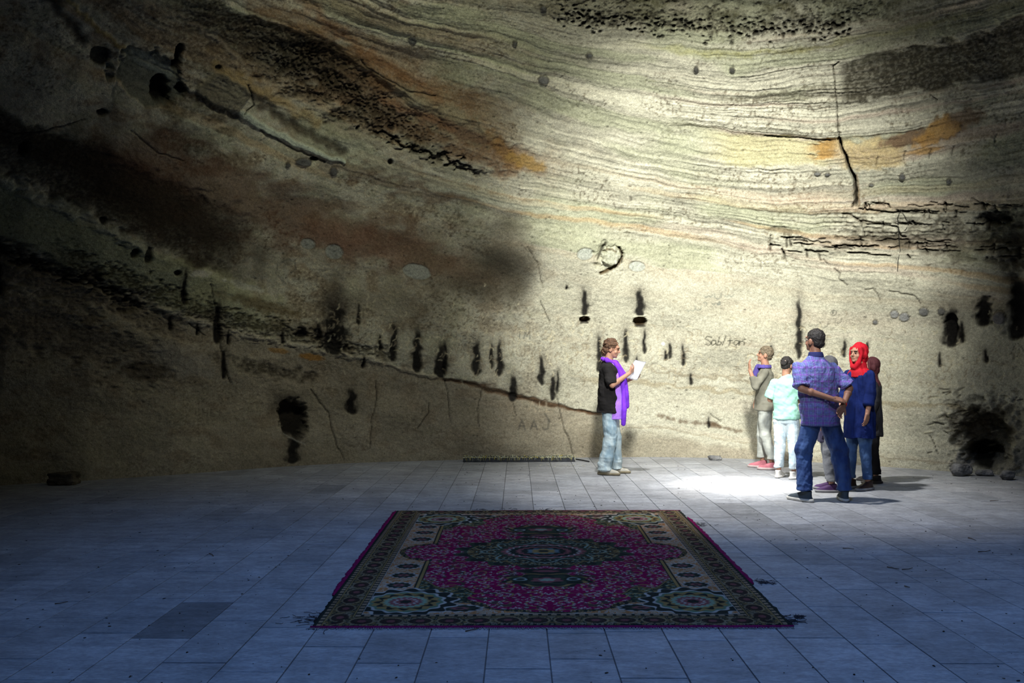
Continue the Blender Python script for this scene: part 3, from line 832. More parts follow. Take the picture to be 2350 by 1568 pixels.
# ------------------------------------------------------------------ the rug
c_nl, c_nr, c_fl, c_fr = on_floor(712, 1441), on_floor(1822, 1439), on_floor(909, 1174), on_floor(1562, 1173)
NX, NY = 680, 800
u, v = np.meshgrid(np.linspace(-1, 1, NX), np.linspace(-1, 1, NY))
u = u.ravel()
v = v.ravel()
RX, RY = u * 1.30, v * 1.66
AX, AY = np.abs(RX), np.abs(RY)
hx = lambda *c: np.array(c, np.float32)
MAG, NAVY, BEI, ORG, GRN, GLD, WHT, ROSE = hx(.19, .006, .055), hx(.022, .026, .022), hx(.33, .23, .14), hx(.30, .13, .045), hx(.035, .05, .032), hx(.24, .16, .06), hx(.36, .34, .30), hx(.20, .07, .07)
C = np.empty((len(u), 3), np.float32)
C[:] = NAVY


def paint(m, col, k=1.0):
    m = (np.clip(m, 0, 1) * k)[:, None]
    C[:] = C * (1 - m) + col * m


def ed(d, w=0.004):
    return np.clip(0.5 - d / (2 * w), 0, 1)


def sprig(sx, sy, thr, seed, cell=0.035, r=0.008):
    """mirrored little leaf sprigs on a jittered lattice."""
    out = np.zeros(len(u))
    for q in range(2):
        off = q * 0.5
        ci = np.floor(AX / cell + off)
        cj = np.floor(AY / cell + off)
        h = np.abs(np.sin(ci * 127.1 + cj * 311.7 + seed + q * 17) * 43758.5) % 1
        h2 = np.abs(np.sin(ci * 269.5 + cj * 183.3 + seed + q * 31) * 43758.5) % 1
        lx = (AX / cell + off - ci - 0.5 + (h - 0.5) * 0.4) * cell
        ly = (AY / cell + off - cj - 0.5 + (h2 - 0.5) * 0.4) * cell
        a = h * 6.28
        ex = lx * np.cos(a) + ly * np.sin(a)
        ey = -lx * np.sin(a) + ly * np.cos(a)
        d1 = np.sqrt((ex / (r * sx)) ** 2 + (ey / (r * sy)) ** 2)
        d2 = np.sqrt(((ex + ey) / (r * sx * 1.3)) ** 2 + ((ex - ey - r) / (r * sy)) ** 2)
        out = np.maximum(out, ((np.minimum(d1, d2) < 1) & (h2 < thr)).astype(float))
    return out


def scroll(seed, cell, w):
    ci = np.floor(AX / cell)
    cj = np.floor(AY / cell)
    h = np.abs(np.sin(ci * 12.9 + cj * 78.2 + seed) * 43758.5) % 1
    lx = (AX / cell - ci - 0.5)
    ly = (AY / cell - cj - 0.5)
    a = np.arctan2(ly, lx)
    r = np.hypot(lx, ly)
    sp = np.abs(r - (0.12 + 0.26 * ((a / 6.283 + h) % 1)))
    return ed(sp * cell - w, 0.002)


# field
field = (AX < 0.80) & (AY < 1.27)
paint(field, MAG)
lobe = np.hypot((AX - 0.76) / 0.25, RY / (0.25 + 0.03 * np.cos(AX * 60))) < 1
lobe2 = (np.hypot(RX / 0.46, (AY - 1.16) / 0.27) < 1 + 0.06 * np.cos(np.arctan2(AY - 1.16, AX) * 10)) & (AY > 1.0)
side = (AX >= 0.82) & (AX < 1.055) & (AY < 1.47)
end = (AY >= 1.24) & (AY < 1.47) & (AX < 1.055)
paint(side | end, BEI)
tex = fbm(AX * 55, AY * 55, 61, 3)
paint((side | end) & (tex > 0.53), ORG, 0.9)
paint((side | end) & (np.abs(tex - 0.50) < 0.03), WHT, 0.85)
# strips beside field
strip = (AX > 0.795) & (AX < 0.835) & (AY < 0.98)
paint(strip, NAVY)
paint((AX > 0.806) & (AX < 0.822) & (AY < 0.98), GLD)
strip = (AY > 1.225) & (AY < 1.255) & (AX < 0.75)
paint(strip, NAVY)
# green corner gardens
diag = AX * 0.62 + AY + 0.05 * np.sin(AX * 26) > 1.32
gcor = diag & (AX < 0.80) & (AY < 1.24) & (AY > 0.74)
paint(gcor, GRN)
paint(gcor & (tex > 0.58), GLD, 0.75)
paint(gcor & (tex < 0.40), NAVY, 0.9)
paint(gcor * sprig(1.4, .6, .5, 5, .05, .009), hx(.22, .28, .20), 0.9)
dline = np.abs(AX * 0.62 + AY + 0.05 * np.sin(AX * 26) - 1.32)
paint((dline < 0.018) & (AX < 0.80) & (AY > 0.74) & (AY < 1.24), NAVY)
paint((dline < 0.007) & (AX < 0.80) & (AY > 0.74) & (AY < 1.24), GLD)
for L, (fx, fy, rx_, ry_) in ((lobe, (0.76, 0, .25, .25)), (lobe2, (0, 1.16, .46, .27))):
    rim = np.hypot((AX - fx) / (rx_ + 0.03), (AY - fy) / (ry_ + 0.03)) < 1.02
    zone = (AX > 0.79) if fx else (AY > 1.22)
    paint(rim & zone & (AX < 1.05) & (AY < 1.47), NAVY)
    paint(rim & zone & (scroll(3, .05, .004) > .5), GLD, 0.8)
    paint(L, MAG)
mag = (C[:, 0] > 0.12) & (C[:, 1] < 0.02)
paint(mag * scroll(1, 0.17, 0.006), GLD, 0.95)
paint(mag * scroll(2.3, 0.11, 0.003), ROSE, 0.9)
paint(mag * (fbm(AX * 30, AY * 30, 67, 2) > 0.66), GRN, 0.8)
paint(mag * sprig(1.8, .5, .55, 1, .055, .0088), WHT, 0.9)
paint(mag * sprig(.6, 1.7, .30, 8, .047, .007), hx(.32, .22, .24), 0.8)


def rosette(cx, cy, rx_, ry_, petals, rings, k=0.07, wt=None):
    dx, dy = (AX - cx) / rx_, (AY - cy) / ry_
    r = np.hypot(dx, dy)
    a = np.arctan2(dy, dx)
    for (rad, col, amp, n) in rings:
        paint(ed((r - rad * (1 + amp * np.cos(n * a + rad * 9))) * min(rx_, ry_), 0.003), col)


# side ovals and end ovals
for cy in (0.42, 0.655, 0.885):
    rosette(0.935, cy, .078, .058, 8, [(1.15, WHT, .05, 10), (1.0, NAVY, .10, 12), (.62, GRN, .2, 8), (.45, ROSE, .15, 8), (.2, NAVY, 0, 1)])
rosette(0.52, 1.36, .12, .060, 8, [(1.15, WHT, .05, 10), (1.0, NAVY, .10, 12), (.6, GRN, .2, 8), (.42, ROSE, .15, 8), (.2, NAVY, 0, 1)])
# corner rosettes
cr = [(1.12, WHT, .07, 14), (1.06, NAVY, .09, 14), (.86, WHT, .05, 14), (.80, hx(.10, .16, .10), .04, 14), (.72, GLD, .05, 16), (.62, NAVY, .12, 12), (.53, GLD, .05, 12), (.47, hx(.20, .28, .19), .06, 20), (.36, ROSE, .08, 16), (.26, WHT, .1, 14), (.22, ROSE, .12, 10), (.13, NAVY, .1, 6)]
rosette(0.845, 1.235, .27, .245, 12, cr)
# centre medallion
rosette(0, 0, .60, .44, 12, [(1.04, GRN, .07, 16), (.98, NAVY, .08, 16)])
rM = np.hypot(RX / .60, RY / .44)
aM = np.arctan2(RY / .44, RX / .60)
inM = rM < 0.93
paint(inM & (tex > 0.60), GLD, 0.55)
paint(inM * sprig(1.5, .6, .5, 21, .045, .008), hx(.24, .30, .22), 0.85)
paint(inM & (np.abs(rM - 0.66 - 0.10 * np.cos(aM * 8)) < 0.018), hx(.20, .27, .22), 0.85)
paint(inM & (np.abs(rM - 0.86 - 0.05 * np.cos(aM * 16)) < 0.015), GLD, 0.7)
rosette(0, 0, .60, .44, 12, [(.56, GRN, .04, 20), (.50, ROSE, .05, 24), (.44, WHT, .05, 24), (.42, NAVY, .04, 24), (.33, ROSE, .05, 20), (.28, NAVY, .06, 16), (.20, hx(.10, .15, .16), .1, 10), (.15, GLD, .15, 8), (.07, NAVY, .1, 6)])
# pendants above and below the medallion
rosette(0, .555, .19, .055, 8, [(1.1, GRN, .12, 10), (.9, NAVY, .12, 10), (.45, ROSE, .1, 8)])
rosette(0, .77, .25, .15, 8, [(1.12, NAVY, .10, 8), (1.02, GLD, .10, 8), (.94, NAVY, .10, 8), (.70, GRN, .2, 6), (.5, NAVY, .2, 8), (.40, ROSE, .15, 6), (.2, hx(.22, .28, .2), .2, 6)])
rosette(.17, .75, .075, .06, 4, [(1, GRN, .1, 3), (.8, NAVY, 0, 1), (.6, hx(.28, .34, .3), .1, 3), (.4, NAVY, 0, 1)])
# outer border
ob = (AX > 1.055) | (AY > 1.47)
bd = np.maximum(AX - 1.055, AY - 1.47)
al = np.where(AX - 1.055 > AY - 1.47, RY, RX)
paint(ob, NAVY)
paint(ob & (np.abs(bd) < 0.006), WHT, 0.8)
for b0, w, per in ((0.022, 0.013, 0.052), (0.205, 0.012, 0.05)):
    paint(ob & (np.abs(bd - b0) < w) & ((al / per) % 1 < 0.6), BEI, 0.75)
for b0 in (0.044, 0.185):
    paint(ob & (np.abs(bd - b0) < 0.003), GLD, 0.9)
mid = ob & (bd > 0.05) & (bd < 0.18)
ph = (al / 0.16) % 1 - 0.5
rl = np.hypot(ph / 0.40, (bd - 0.115) / 0.05)
paint(mid & (tex > 0.55), GLD, 0.55)
paint(mid & (tex < 0.40), hx(.30, .24, .15), 0.6)
paint(mid & (np.abs(rl - 1.05) < 0.09) & (tex > .45), hx(.26, .19, .11), 0.7)
paint(mid & (rl < 0.95), hx(.03, .02, .018), 0.9)
paint(mid & (np.hypot(ph / .15, (bd - .115) / .02) < 1), ROSE, 0.7)
paint(bd > 0.225, NAVY)
C *= (0.80 + 0.4 * fbm(RX * 4, RY * 4, 71, 3))[:, None]

a = (u + 1) / 2
b = (v + 1) / 2
nl, nr, fl_, fr = [np.array(q) for q in (c_nl, c_nr, c_fl, c_fr)]
RP = ((1 - a) * (1 - b))[:, None] * nl + (a * (1 - b))[:, None] * nr + ((1 - a) * b)[:, None] * fl_ + (a * b)[:, None] * fr
ragx = (fbm(v * 30, v * 0 + 3, 81, 3) - 0.5) * 0.03 * (np.abs(u) > 0.997)
RP[:, 0] += ragx
RP[:, 1] += (fbm(u * 30, u * 0 + 9, 82, 3) - 0.5) * 0.035 * (np.abs(v) > 0.997) + (fbm(u * 2.5, v * 0, 84, 2) - 0.5) * 0.03 * np.abs(v) ** 8
edge = np.minimum(sstep(0, 0.012, 1 - np.abs(u)), sstep(0, 0.012, 1 - np.abs(v)))
RP[:, 2] = 0.0008 + 0.008 * edge + (fbm(RX * 2.2, RY * 3, 83, 3) - 0.35) * 0.010 * edge
rug = empty('rug', (0.18, 5.9, 0))
off = np.array([0.18, 5.9, 0])
tag(rug, 'magenta and dark green oriental rug with frayed edges on the slab floor', 'rug')
pile = link('pile', grid_mesh('pile', RP - off, NX, NY, C), M_RUG, rug)
M_BIND = noisy('magenta_binding', (0.20, 0.008, 0.075), 1, 0.35, 60, 0.6, 300, 0.05)
M_DARKTHREAD = noisy('dark_thread', (0.03, 0.025, 0.03), 1, 0.4, 90)
M_PALETHREAD = noisy('pale_thread', (0.30, 0.28, 0.28), 1, 0.4, 90)


def binding(p0, p1, w, s0, s1, out, name='binding'):
    """ragged woven strip along an edge."""
    n = 220
    t = np.linspace(s0, s1, n)
    p0, p1 = np.array(p0), np.array(p1)
    q = p0 + (p1 - p0) * t[:, None]
    ww = w * (0.8 + 0.7 * (fbm(t * 90, t * 0, 91 + int(s0 * 10), 3) - 0.5)) * np.minimum(1, np.minimum((t - s0), (s1 - t)) * 30 + 0.25)
    o = np.array(out)
    rows = []
    for k, zz in ((-0.3, 0.004), (0.0, 0.0095), (0.45, 0.009), (0.85, 0.006), (1.0, 0.001)):
        r = q + o * (ww * k)[:, None]
        r[:, 2] = zz
        rows.append(r)
    Pp = np.concatenate(rows) - off
    return link(name, grid_mesh(name, Pp, n, 5), M_BIND, rug)


bl = binding(nl, fl_, 0.032, 0.17, 1.0, (-1, 0, 0)); bl['label'] = 'magenta edge binding on the left side'
br = binding(nr, fr, 0.032, 0.24, 0.90, (1, 0, 0)); br['label'] = 'magenta edge binding on the right side'
bn = binding(nl, nr, 0.022, 0.0, 1.0, (0, -1, 0)); bn['label'] = 'magenta edge binding at the near end'
bf = binding(fl_, fr, 0.016, 0.35, 1.0, (0, 1, 0)); bf['label'] = 'magenta edge binding at the far end'


def threads(name, spots, mat, parent, offv=(0, 0, 0)):
    cu = bpy.data.curves.new(name, 'CURVE')
    cu.dimensions = '3D'
    cu.bevel_depth = 0.0013
    cu.bevel_resolution = 1
    for pts in spots:
        sp = cu.splines.new('POLY')
        sp.points.add(len(pts) - 1)
        for i, p in enumerate(pts):
            sp.points[i].co = (p[0] - offv[0], p[1] - offv[1], p[2] - offv[2], 1)
    ob = bpy.data.objects.new(name + '_c', cu)
    COL.objects.link(ob)
    dg = bpy.context.evaluated_depsgraph_get()
    me = bpy.data.meshes.new_from_object(ob.evaluated_get(dg))
    bpy.data.objects.remove(ob)
    o = link(name, me, mat, parent)
    return o


def fray(cx, cy, dx, dy, n, L, sp):
    out = []
    for i in range(n):
        x, y = cx + random.gauss(0, sp), cy + random.gauss(0, sp)
        l = L * random.uniform(0.4, 1.3)
        a = math.atan2(dy, dx) + random.gauss(0, 0.5)
        pts = [(x, y, 0.006)]
        for k in range(1, 5):
            a += random.gauss(0, 0.35)
            x += l / 4 * math.cos(a)
            y += l / 4 * math.sin(a)
            pts.append((x, y, 0.002 + random.uniform(0, 0.004)))
        out.append(pts)
    return out


fr_pts = fray(c_nl.x + 0.03, c_nl.y + 0.16, -1, 0.1, 60, 0.07, 0.07) + fray(c_nr.x - 0.02, c_nr.y + 0.10, 1, 0, 50, 0.07, 0.05)
for (X_, Y_) in ((1168, 1172), (1105, 1174), (1250, 1173)):
    q = on_floor(X_, Y_)
    fr_pts += fray(q.x, q.y - 0.02, 0.5, 1, 26, 0.06, 0.05)
q = on_floor(1598, 1205)
fr_pts += fray(q.x, q.y, 1, 0.4, 30, 0.05, 0.05)
q = on_floor(1745, 1338)
fr_pts += fray(q.x, q.y, 1, 0, 34, 0.05, 0.03)
q = on_floor(1838, 1417)
fr_pts += fray(q.x - 0.03, q.y, 1, 0, 30, 0.05, 0.01)
f1 = threads('loose_threads', fr_pts, M_DARKTHREAD, rug, off); f1['kind'] = 'stuff'
wf_pts = []
for i in range(420):
    t = i / 420
    p = nl + (nr - nl) * t
    wf_pts.append([(p[0], p[1] - 0.012, 0.004), (p[0] + random.uniform(-.01, .01), p[1] - 0.03 - random.uniform(0, .012), 0.002)])
f2 = threads('fringe', wf_pts, M_PALETHREAD, rug, off); f2['kind'] = 'stuff'

# ------------------------------------------------------------------ candle trough
M_TRAY = noisy('sooty_metal', (0.035, 0.038, 0.045), 0.6, 0.4, 20, 0.3, 80, 0.4)
M_WAX = noisy('candle_wax', (0.42, 0.42, 0.30), 0.5, 0.35, 25, 0.2, 60, 0.4)
M_WAXY = noisy('yellow_wax', (0.42, 0.36, 0.08), 0.5, 0.35, 25, 0, 60, 0.4)
pa, pb = on_floor(1063, 1061), on_floor(1320, 1060)
tl = (pb - pa).length
tr = empty('candle_trough', (pa + pb) / 2, math.atan2(pb.y - pa.y, pb.x - pa.x))
tag(tr, 'long low black candle trough crusted with melted wax by the cave wall', 'trough')


def box(name, sx, sy, sz, loc, mat, parent, bev=0.003):
    bm = bmesh.new()
    bmesh.ops.create_cube(bm, size=1)
    bmesh.ops.scale(bm, vec=(sx, sy, sz), verts=bm.verts)
    if bev:
        bmesh.ops.bevel(bm, geom=bm.edges[:], offset=bev, segments=2, affect='EDGES')
    bmesh.ops.translate(bm, vec=loc, verts=bm.verts)
    me = bpy.data.meshes.new(name)
    bm.to_mesh(me)
    bm.free()
    return link(name, me, mat, parent, False)


tb = bmesh.new()
for (sx, sy, sz, lx, ly, lz) in [(tl, .20, .008, 0, .10, .004), (tl, .006, .062, 0, .003, .031), (tl, .006, .062, 0, .197, .031), (.006, .20, .062, -tl / 2 + .003, .10, .031), (.006, .20, .062, tl / 2 - .003, .10, .031), (.006, .19, .056, .01, .1, .028)]:
    r = bmesh.ops.create_cube(tb, size=1)
    bmesh.ops.scale(tb, vec=(sx, sy, sz), verts=r['verts'])
    bmesh.ops.translate(tb, vec=(lx, ly, lz), verts=r['verts'])
me = bpy.data.meshes.new('tray')
tb.to_mesh(me)
tb.free()
link('tray', me, M_TRAY, tr, False)
box('ash_fill', tl - .02, .18, .045, (0, .10, .032), noisy('wax_ash', (.06, .06, .05), 0.8, .5, 30, .6, 60), tr)


_ib = bmesh.new()
bmesh.ops.create_icosphere(_ib, subdivisions=1, radius=1)
ICO = (np.array([tuple(q.co) for q in _ib.verts]), [tuple(q.index for q in fc.verts) for fc in _ib.faces])
_ib.free()


def lumps(name, pts, mat, parent, seed=0):
    rs = np.random.RandomState(seed)
    V, Fc = [], []
    for i, (p, r, fx, fy, fz) in enumerate(pts):
        a = rs.rand() * 6.28
        c = ICO[0] * r * (0.75 + 0.5 * rs.rand(len(ICO[0]), 1)) * np.array([fx, fy, fz])
        if r < 0.1:
            c = c @ np.array([[math.cos(a), math.sin(a), 0], [-math.sin(a), math.cos(a), 0], [0, 0, 1]])
        V.append(c + np.array(p))
        n = i * len(ICO[0])
        Fc += [(q[0] + n, q[1] + n, q[2] + n) for q in ICO[1]]
    me = bpy.data.meshes.new(name)
    me.from_pydata(np.concatenate(V).tolist(), [], Fc)
    me.update()
    return link(name, me, mat, parent)


rn = random.Random(3)
wl, wyl = [], []
for i in range(640):
    x = rn.uniform(-tl / 2, tl / 2)
    dens = 1.0 if (x > tl * 0.12 or x < -tl * 0.12) else 0.5
    if rn.random() > dens:
        continue
    y = rn.choice([0.0, 0.0, 0.0, 0.2]) + rn.uniform(-.006, .012)
    t = (((x, y, .063 + rn.uniform(-.003, .009))), rn.uniform(.004, .009), rn.uniform(1, 2.2), 1, rn.uniform(.6, 1.6))
    (wyl if rn.random() < .2 else wl).append(t)
for i in range(110):
    x = rn.uniform(-tl / 2, tl / 2)
    h = rn.uniform(.012, .058)
    t = ((x, -.003, .062 - h / 2), .5, .006, .006, h * 1.1)
    (wyl if rn.random() < .35 else wl).append(t)
for i in range(16):
    x = rn.uniform(-tl / 2, tl / 2)
    wl.append(((x, rn.uniform(.0, .05), .075), .5, .007, .007, .03))
w1 = lumps('melted_wax', wl, M_WAX, tr, 1); w1['kind'] = 'stuff'
w2 = lumps('yellow_wax_drips', wyl, M_WAXY, tr, 2); w2['kind'] = 'stuff'

# small black rod beside the trough
def stick(name, pts, r, mat, label, cat, group=None, r2=None):
    p0 = Vector(pts[0])
    bm = bmesh.new()
    rings = []
    n = len(pts)
    for i, p in enumerate(pts):
        p = Vector(p)
        d = (Vector(pts[min(i + 1, n - 1)]) - Vector(pts[max(i - 1, 0)])).normalized()
        sd = d.cross(Vector((0, 0, 1)))
        if sd.length < 0.1:
            sd = Vector((1, 0, 0))
        sd.normalize()
        up = sd.cross(d)
        rr_ = r if r2 is None else r + (r2 - r) * i / (n - 1)
        rr_ *= random.uniform(0.85, 1.15)
        rings.append([bm.verts.new(p - p0 + (sd * math.cos(a) + up * math.sin(a)) * rr_) for a in [k * PI / 4 for k in range(8)]])
    for a_, b_ in zip(rings, rings[1:]):
        for k in range(8):
            bm.faces.new((a_[k], a_[(k + 1) % 8], b_[(k + 1) % 8], b_[k]))
    bm.faces.new(rings[0][::-1])
    bm.faces.new(rings[-1])
    me = bpy.data.meshes.new(name)
    bm.to_mesh(me)
    bm.free()
    o = link(name, me, mat)
    o.location = p0
    return tag(o, label, cat, group)


M_TWIG = noisy('dry_twig', (0.10, 0.06, 0.035), 0.95, 0.4, 40, 0.5, 120)
M_BLACK = noisy('black_rod', (0.012, 0.012, 0.012), 0.6, 0.3, 20)
a_, b_ = on_floor(1322, 1056), on_floor(1352, 1061)
stick('iron_rod', [(a_.x, a_.y, .012), ((a_.x + b_.x) / 2, (a_.y + b_.y) / 2, .012), (b_.x, b_.y, .010)], 0.009, M_BLACK, 'short thin black rod lying beside the candle trough', 'rod')
tw = [((2036, 1303), (2064, 1308), 'dry brown twig on the slabs, left of a collinear pair'), ((2070, 1309), (2094, 1305), 'dry brown twig on the slabs, right of a collinear pair'),
      ((2222, 1236), (2240, 1242), 'short dark twig on the floor slabs far right of the rug'), ((2245, 1268), (2274, 1265), 'thin long twig on the slabs near the right picture edge'),
      ((2272, 1151), (2292, 1150), 'brown twig on the slabs at far right near the wall'), ((1068, 1451), (1098, 1444), 'curved brown twig against the near edge of the rug'),
      ((126, 1388), (156, 1383), 'dark curled leaf stalk on the slabs at far left'), ((480, 1272), (490, 1278), 'tiny forked twig on the slabs left of the rug'),
      ((2076, 1347), (2088, 1350), 'small dark twig on the slabs right of the rug'), ((1934, 1260), (1960, 1262), 'thin grey twig on the slabs between rug and right wall')]
for (A, B, lab) in tw:
    a_, b_ = on_floor(*A), on_floor(*B)
    m_ = (a_ + b_) / 2 + Vector((random.uniform(-.005, .005), random.uniform(-.02, .02), 0))
    stick('twig', [(a_.x, a_.y, .005), (m_.x, m_.y, .007), (b_.x, b_.y, .005)], 0.0035, M_TWIG, lab, 'twig', 'dry twigs scattered on the floor', 0.0018)
# hanging wire on the right wall is built once the wall can be ray cast

# rocks
M_STONE = noisy('grey_boulder', (0.17, 0.17, 0.17), 0.95, 0.5, 9, 0.9, 14, bdist=0.04)
M_BLOCK = noisy('rough_block', (0.10, 0.085, 0.06), 0.95, 0.5, 9, 0.9, 25, bdist=0.02)


def rock(name, loc, size, mat, label, cat, seed, sub=4, boxy=0.0, rz=0, group=None):
    bm = bmesh.new()
    bmesh.ops.create_icosphere(bm, subdivisions=sub, radius=1)
    for vv in bm.verts:
        c = vv.co.copy()
        if boxy:
            m = max(abs(c.x), abs(c.y), abs(c.z))
            c = c.lerp(c / m * 0.86, boxy)
        n = mnoise.fractal(c * 1.3 + Vector((seed, 0, 0)), 1.0, 2.0, 4) * 0.22
        n += abs(mnoise.noise(c * 3 + Vector((seed * 2, 1, 5)))) * 0.12
        c = c * (1 + n)
        vv.co = Vector((c.x * size[0] / 2, c.y * size[1] / 2, max(c.z, -0.92) * size[2] / 2))
    zmin = min(vv.co.z for vv in bm.verts)
    bmesh.ops.translate(bm, vec=(0, 0, -zmin), verts=bm.verts)
    me = bpy.data.meshes.new(name)
    bm.to_mesh(me)
    bm.free()
    o = link(name, me, mat)
    o.location = loc
    o.rotation_euler = (0, 0, rz)
    return tag(o, label, cat, group)


p = on_floor(147, 1112)
rock('stone_block', (p.x, p.y, 0), (.34, .22, .15), M_BLOCK, 'squared rough stone block on the dark floor by the left wall', 'stone', 3, 4, 0.9)
p = on_floor(2259, 1092)
rock('boulder', (p.x, p.y, 0), (.22, .14, .08), M_STONE, 'bluish grey stone in the mouth of the black hollow', 'stone', 5, 4, 0.3)
p = on_floor(2205, 1092)
rock('boulder', (p.x, p.y, 0), (.30, .16, .16), M_STONE, 'rugged grey rock heap left of the black hollow', 'stone', 9, 4, 0.2, 0.3)
p = on_floor(2312, 1101)
rock('boulder', (p.x, p.y, 0), (.20, .14, .12), M_STONE, 'pale lumpy rock right of the black hollow', 'stone', 14, 4, 0.2, 0.6)
p = on_floor(1640, 1056)
rock('stone_block', (p.x, p.y, 0), (.20, .12, .07), M_STONE, 'small flat grey stone at the foot of the wall behind the light pool', 'stone', 21, 3, 0.6)

# grit, crumbs and wax flakes over the floor: nobody could count them
M_GRIT = noisy('grit', (0.045, 0.035, 0.028), 0.95, 0.5, 30)
M_FLAKE = noisy('wax_flakes', (0.50, 0.50, 0.46), 0.7, 0.3, 30)
rn = random.Random(12)
g1 = []
for i in range(2600):
    x, y = rn.uniform(-7, 8), rn.uniform(2.0, 12)
    if math.hypot(x - CX, y - CY) > 7.9:
        continue
    if -1.45 < x < 1.85 and 4.0 < y < 7.8:
        continue
    if (2.3 < x < 4.8 and 7.4 < y < 11.2) or (0.5 < x < 1.9 and 9.4 < y < 10.8) or (-1.0 < x < 1.1 and y > 11.2):
        continue
    g1.append(((x, y, .002), rn.choice([.002, .0025, .003, .004, .005]) * rn.uniform(.7, 1.2), rn.uniform(1, 2.6), 1, .5))
g2 = []
for (X_, Y_, n, sp) in [(1270, 1070, 34, .14), (1336, 1068, 30, .14), (1215, 1080, 2, .02), (1120, 1070, 8, .3), (2100, 1081, 26, .09), (2135, 1083, 18, .08), (2180, 1086, 20, .2), (2250, 1090, 24, .25), (1470, 1065, 6, .3), (2317, 1105, 10, .12), (870, 1065, 8, .4)]:
    q = on_floor(X_, Y_)
    for k in range(n):
        y_ = q.y + rn.gauss(0, sp * .6)
        x_ = q.x + rn.gauss(0, sp)
        if math.hypot(x_ - CX, y_ - CY) > rad0(math.atan2(x_ - CX, y_ - CY)) - 0.35:
            continue
        g2.append(((x_, y_, .003), rn.uniform(.004, .012), rn.uniform(1, 2), 1, .35))
for i in range(26):
    g2.append(((rn.choice([rn.uniform(-5, -1.6), rn.uniform(5, 6.5)]), rn.uniform(3, 8), .002), rn.uniform(.003, .006), 1.6, 1, .4))
o = lumps('floor_litter', g1 + g2, M_GRIT, None, 5)
o.data.materials.append(M_FLAKE)
nf = len(ICO[1])
mi = np.zeros(len(o.data.polygons), np.int32)
mi[len(g1) * nf:] = 1
o.data.polygons.foreach_set('material_index', mi)
tag(o, 'dark grit and pale wax crumbs strewn over the floor slabs', 'crumbs', None, 'stuff')
# ------------------------------------------------------------------ people
V3 = Vector


def _sph(seg=14):
    n = seg // 2 + 2
    v = [(0, 0, 1)]
    for i in range(1, n):
        t = PI * i / n
        v += [(math.sin(t) * math.cos(2 * PI * k / seg), math.sin(t) * math.sin(2 * PI * k / seg), math.cos(t)) for k in range(seg)]
    v.append((0, 0, -1))
    f = [(0, 1 + k, 1 + (k + 1) % seg) for k in range(seg)]
    for i in range(n - 2):
        a = 1 + i * seg
        f += [(a + k, a + seg + k, a + seg + (k + 1) % seg, a + (k + 1) % seg) for k in range(seg)]
    a = 1 + (n - 2) * seg
    f += [(a + k, len(v) - 1, a + (k + 1) % seg) for k in range(seg)]
    return np.array(v), f


def _cyl(seg=14):
    v = [(math.cos(2 * PI * k / seg), math.sin(2 * PI * k / seg), z) for z in (0, 1) for k in range(seg)]
    f = [(k, (k + 1) % seg, seg + (k + 1) % seg, seg + k) for k in range(seg)] + [tuple(range(seg))[::-1], tuple(range(seg, 2 * seg))]
    return np.array(v), f


SPH, CYL = _sph(), _cyl()


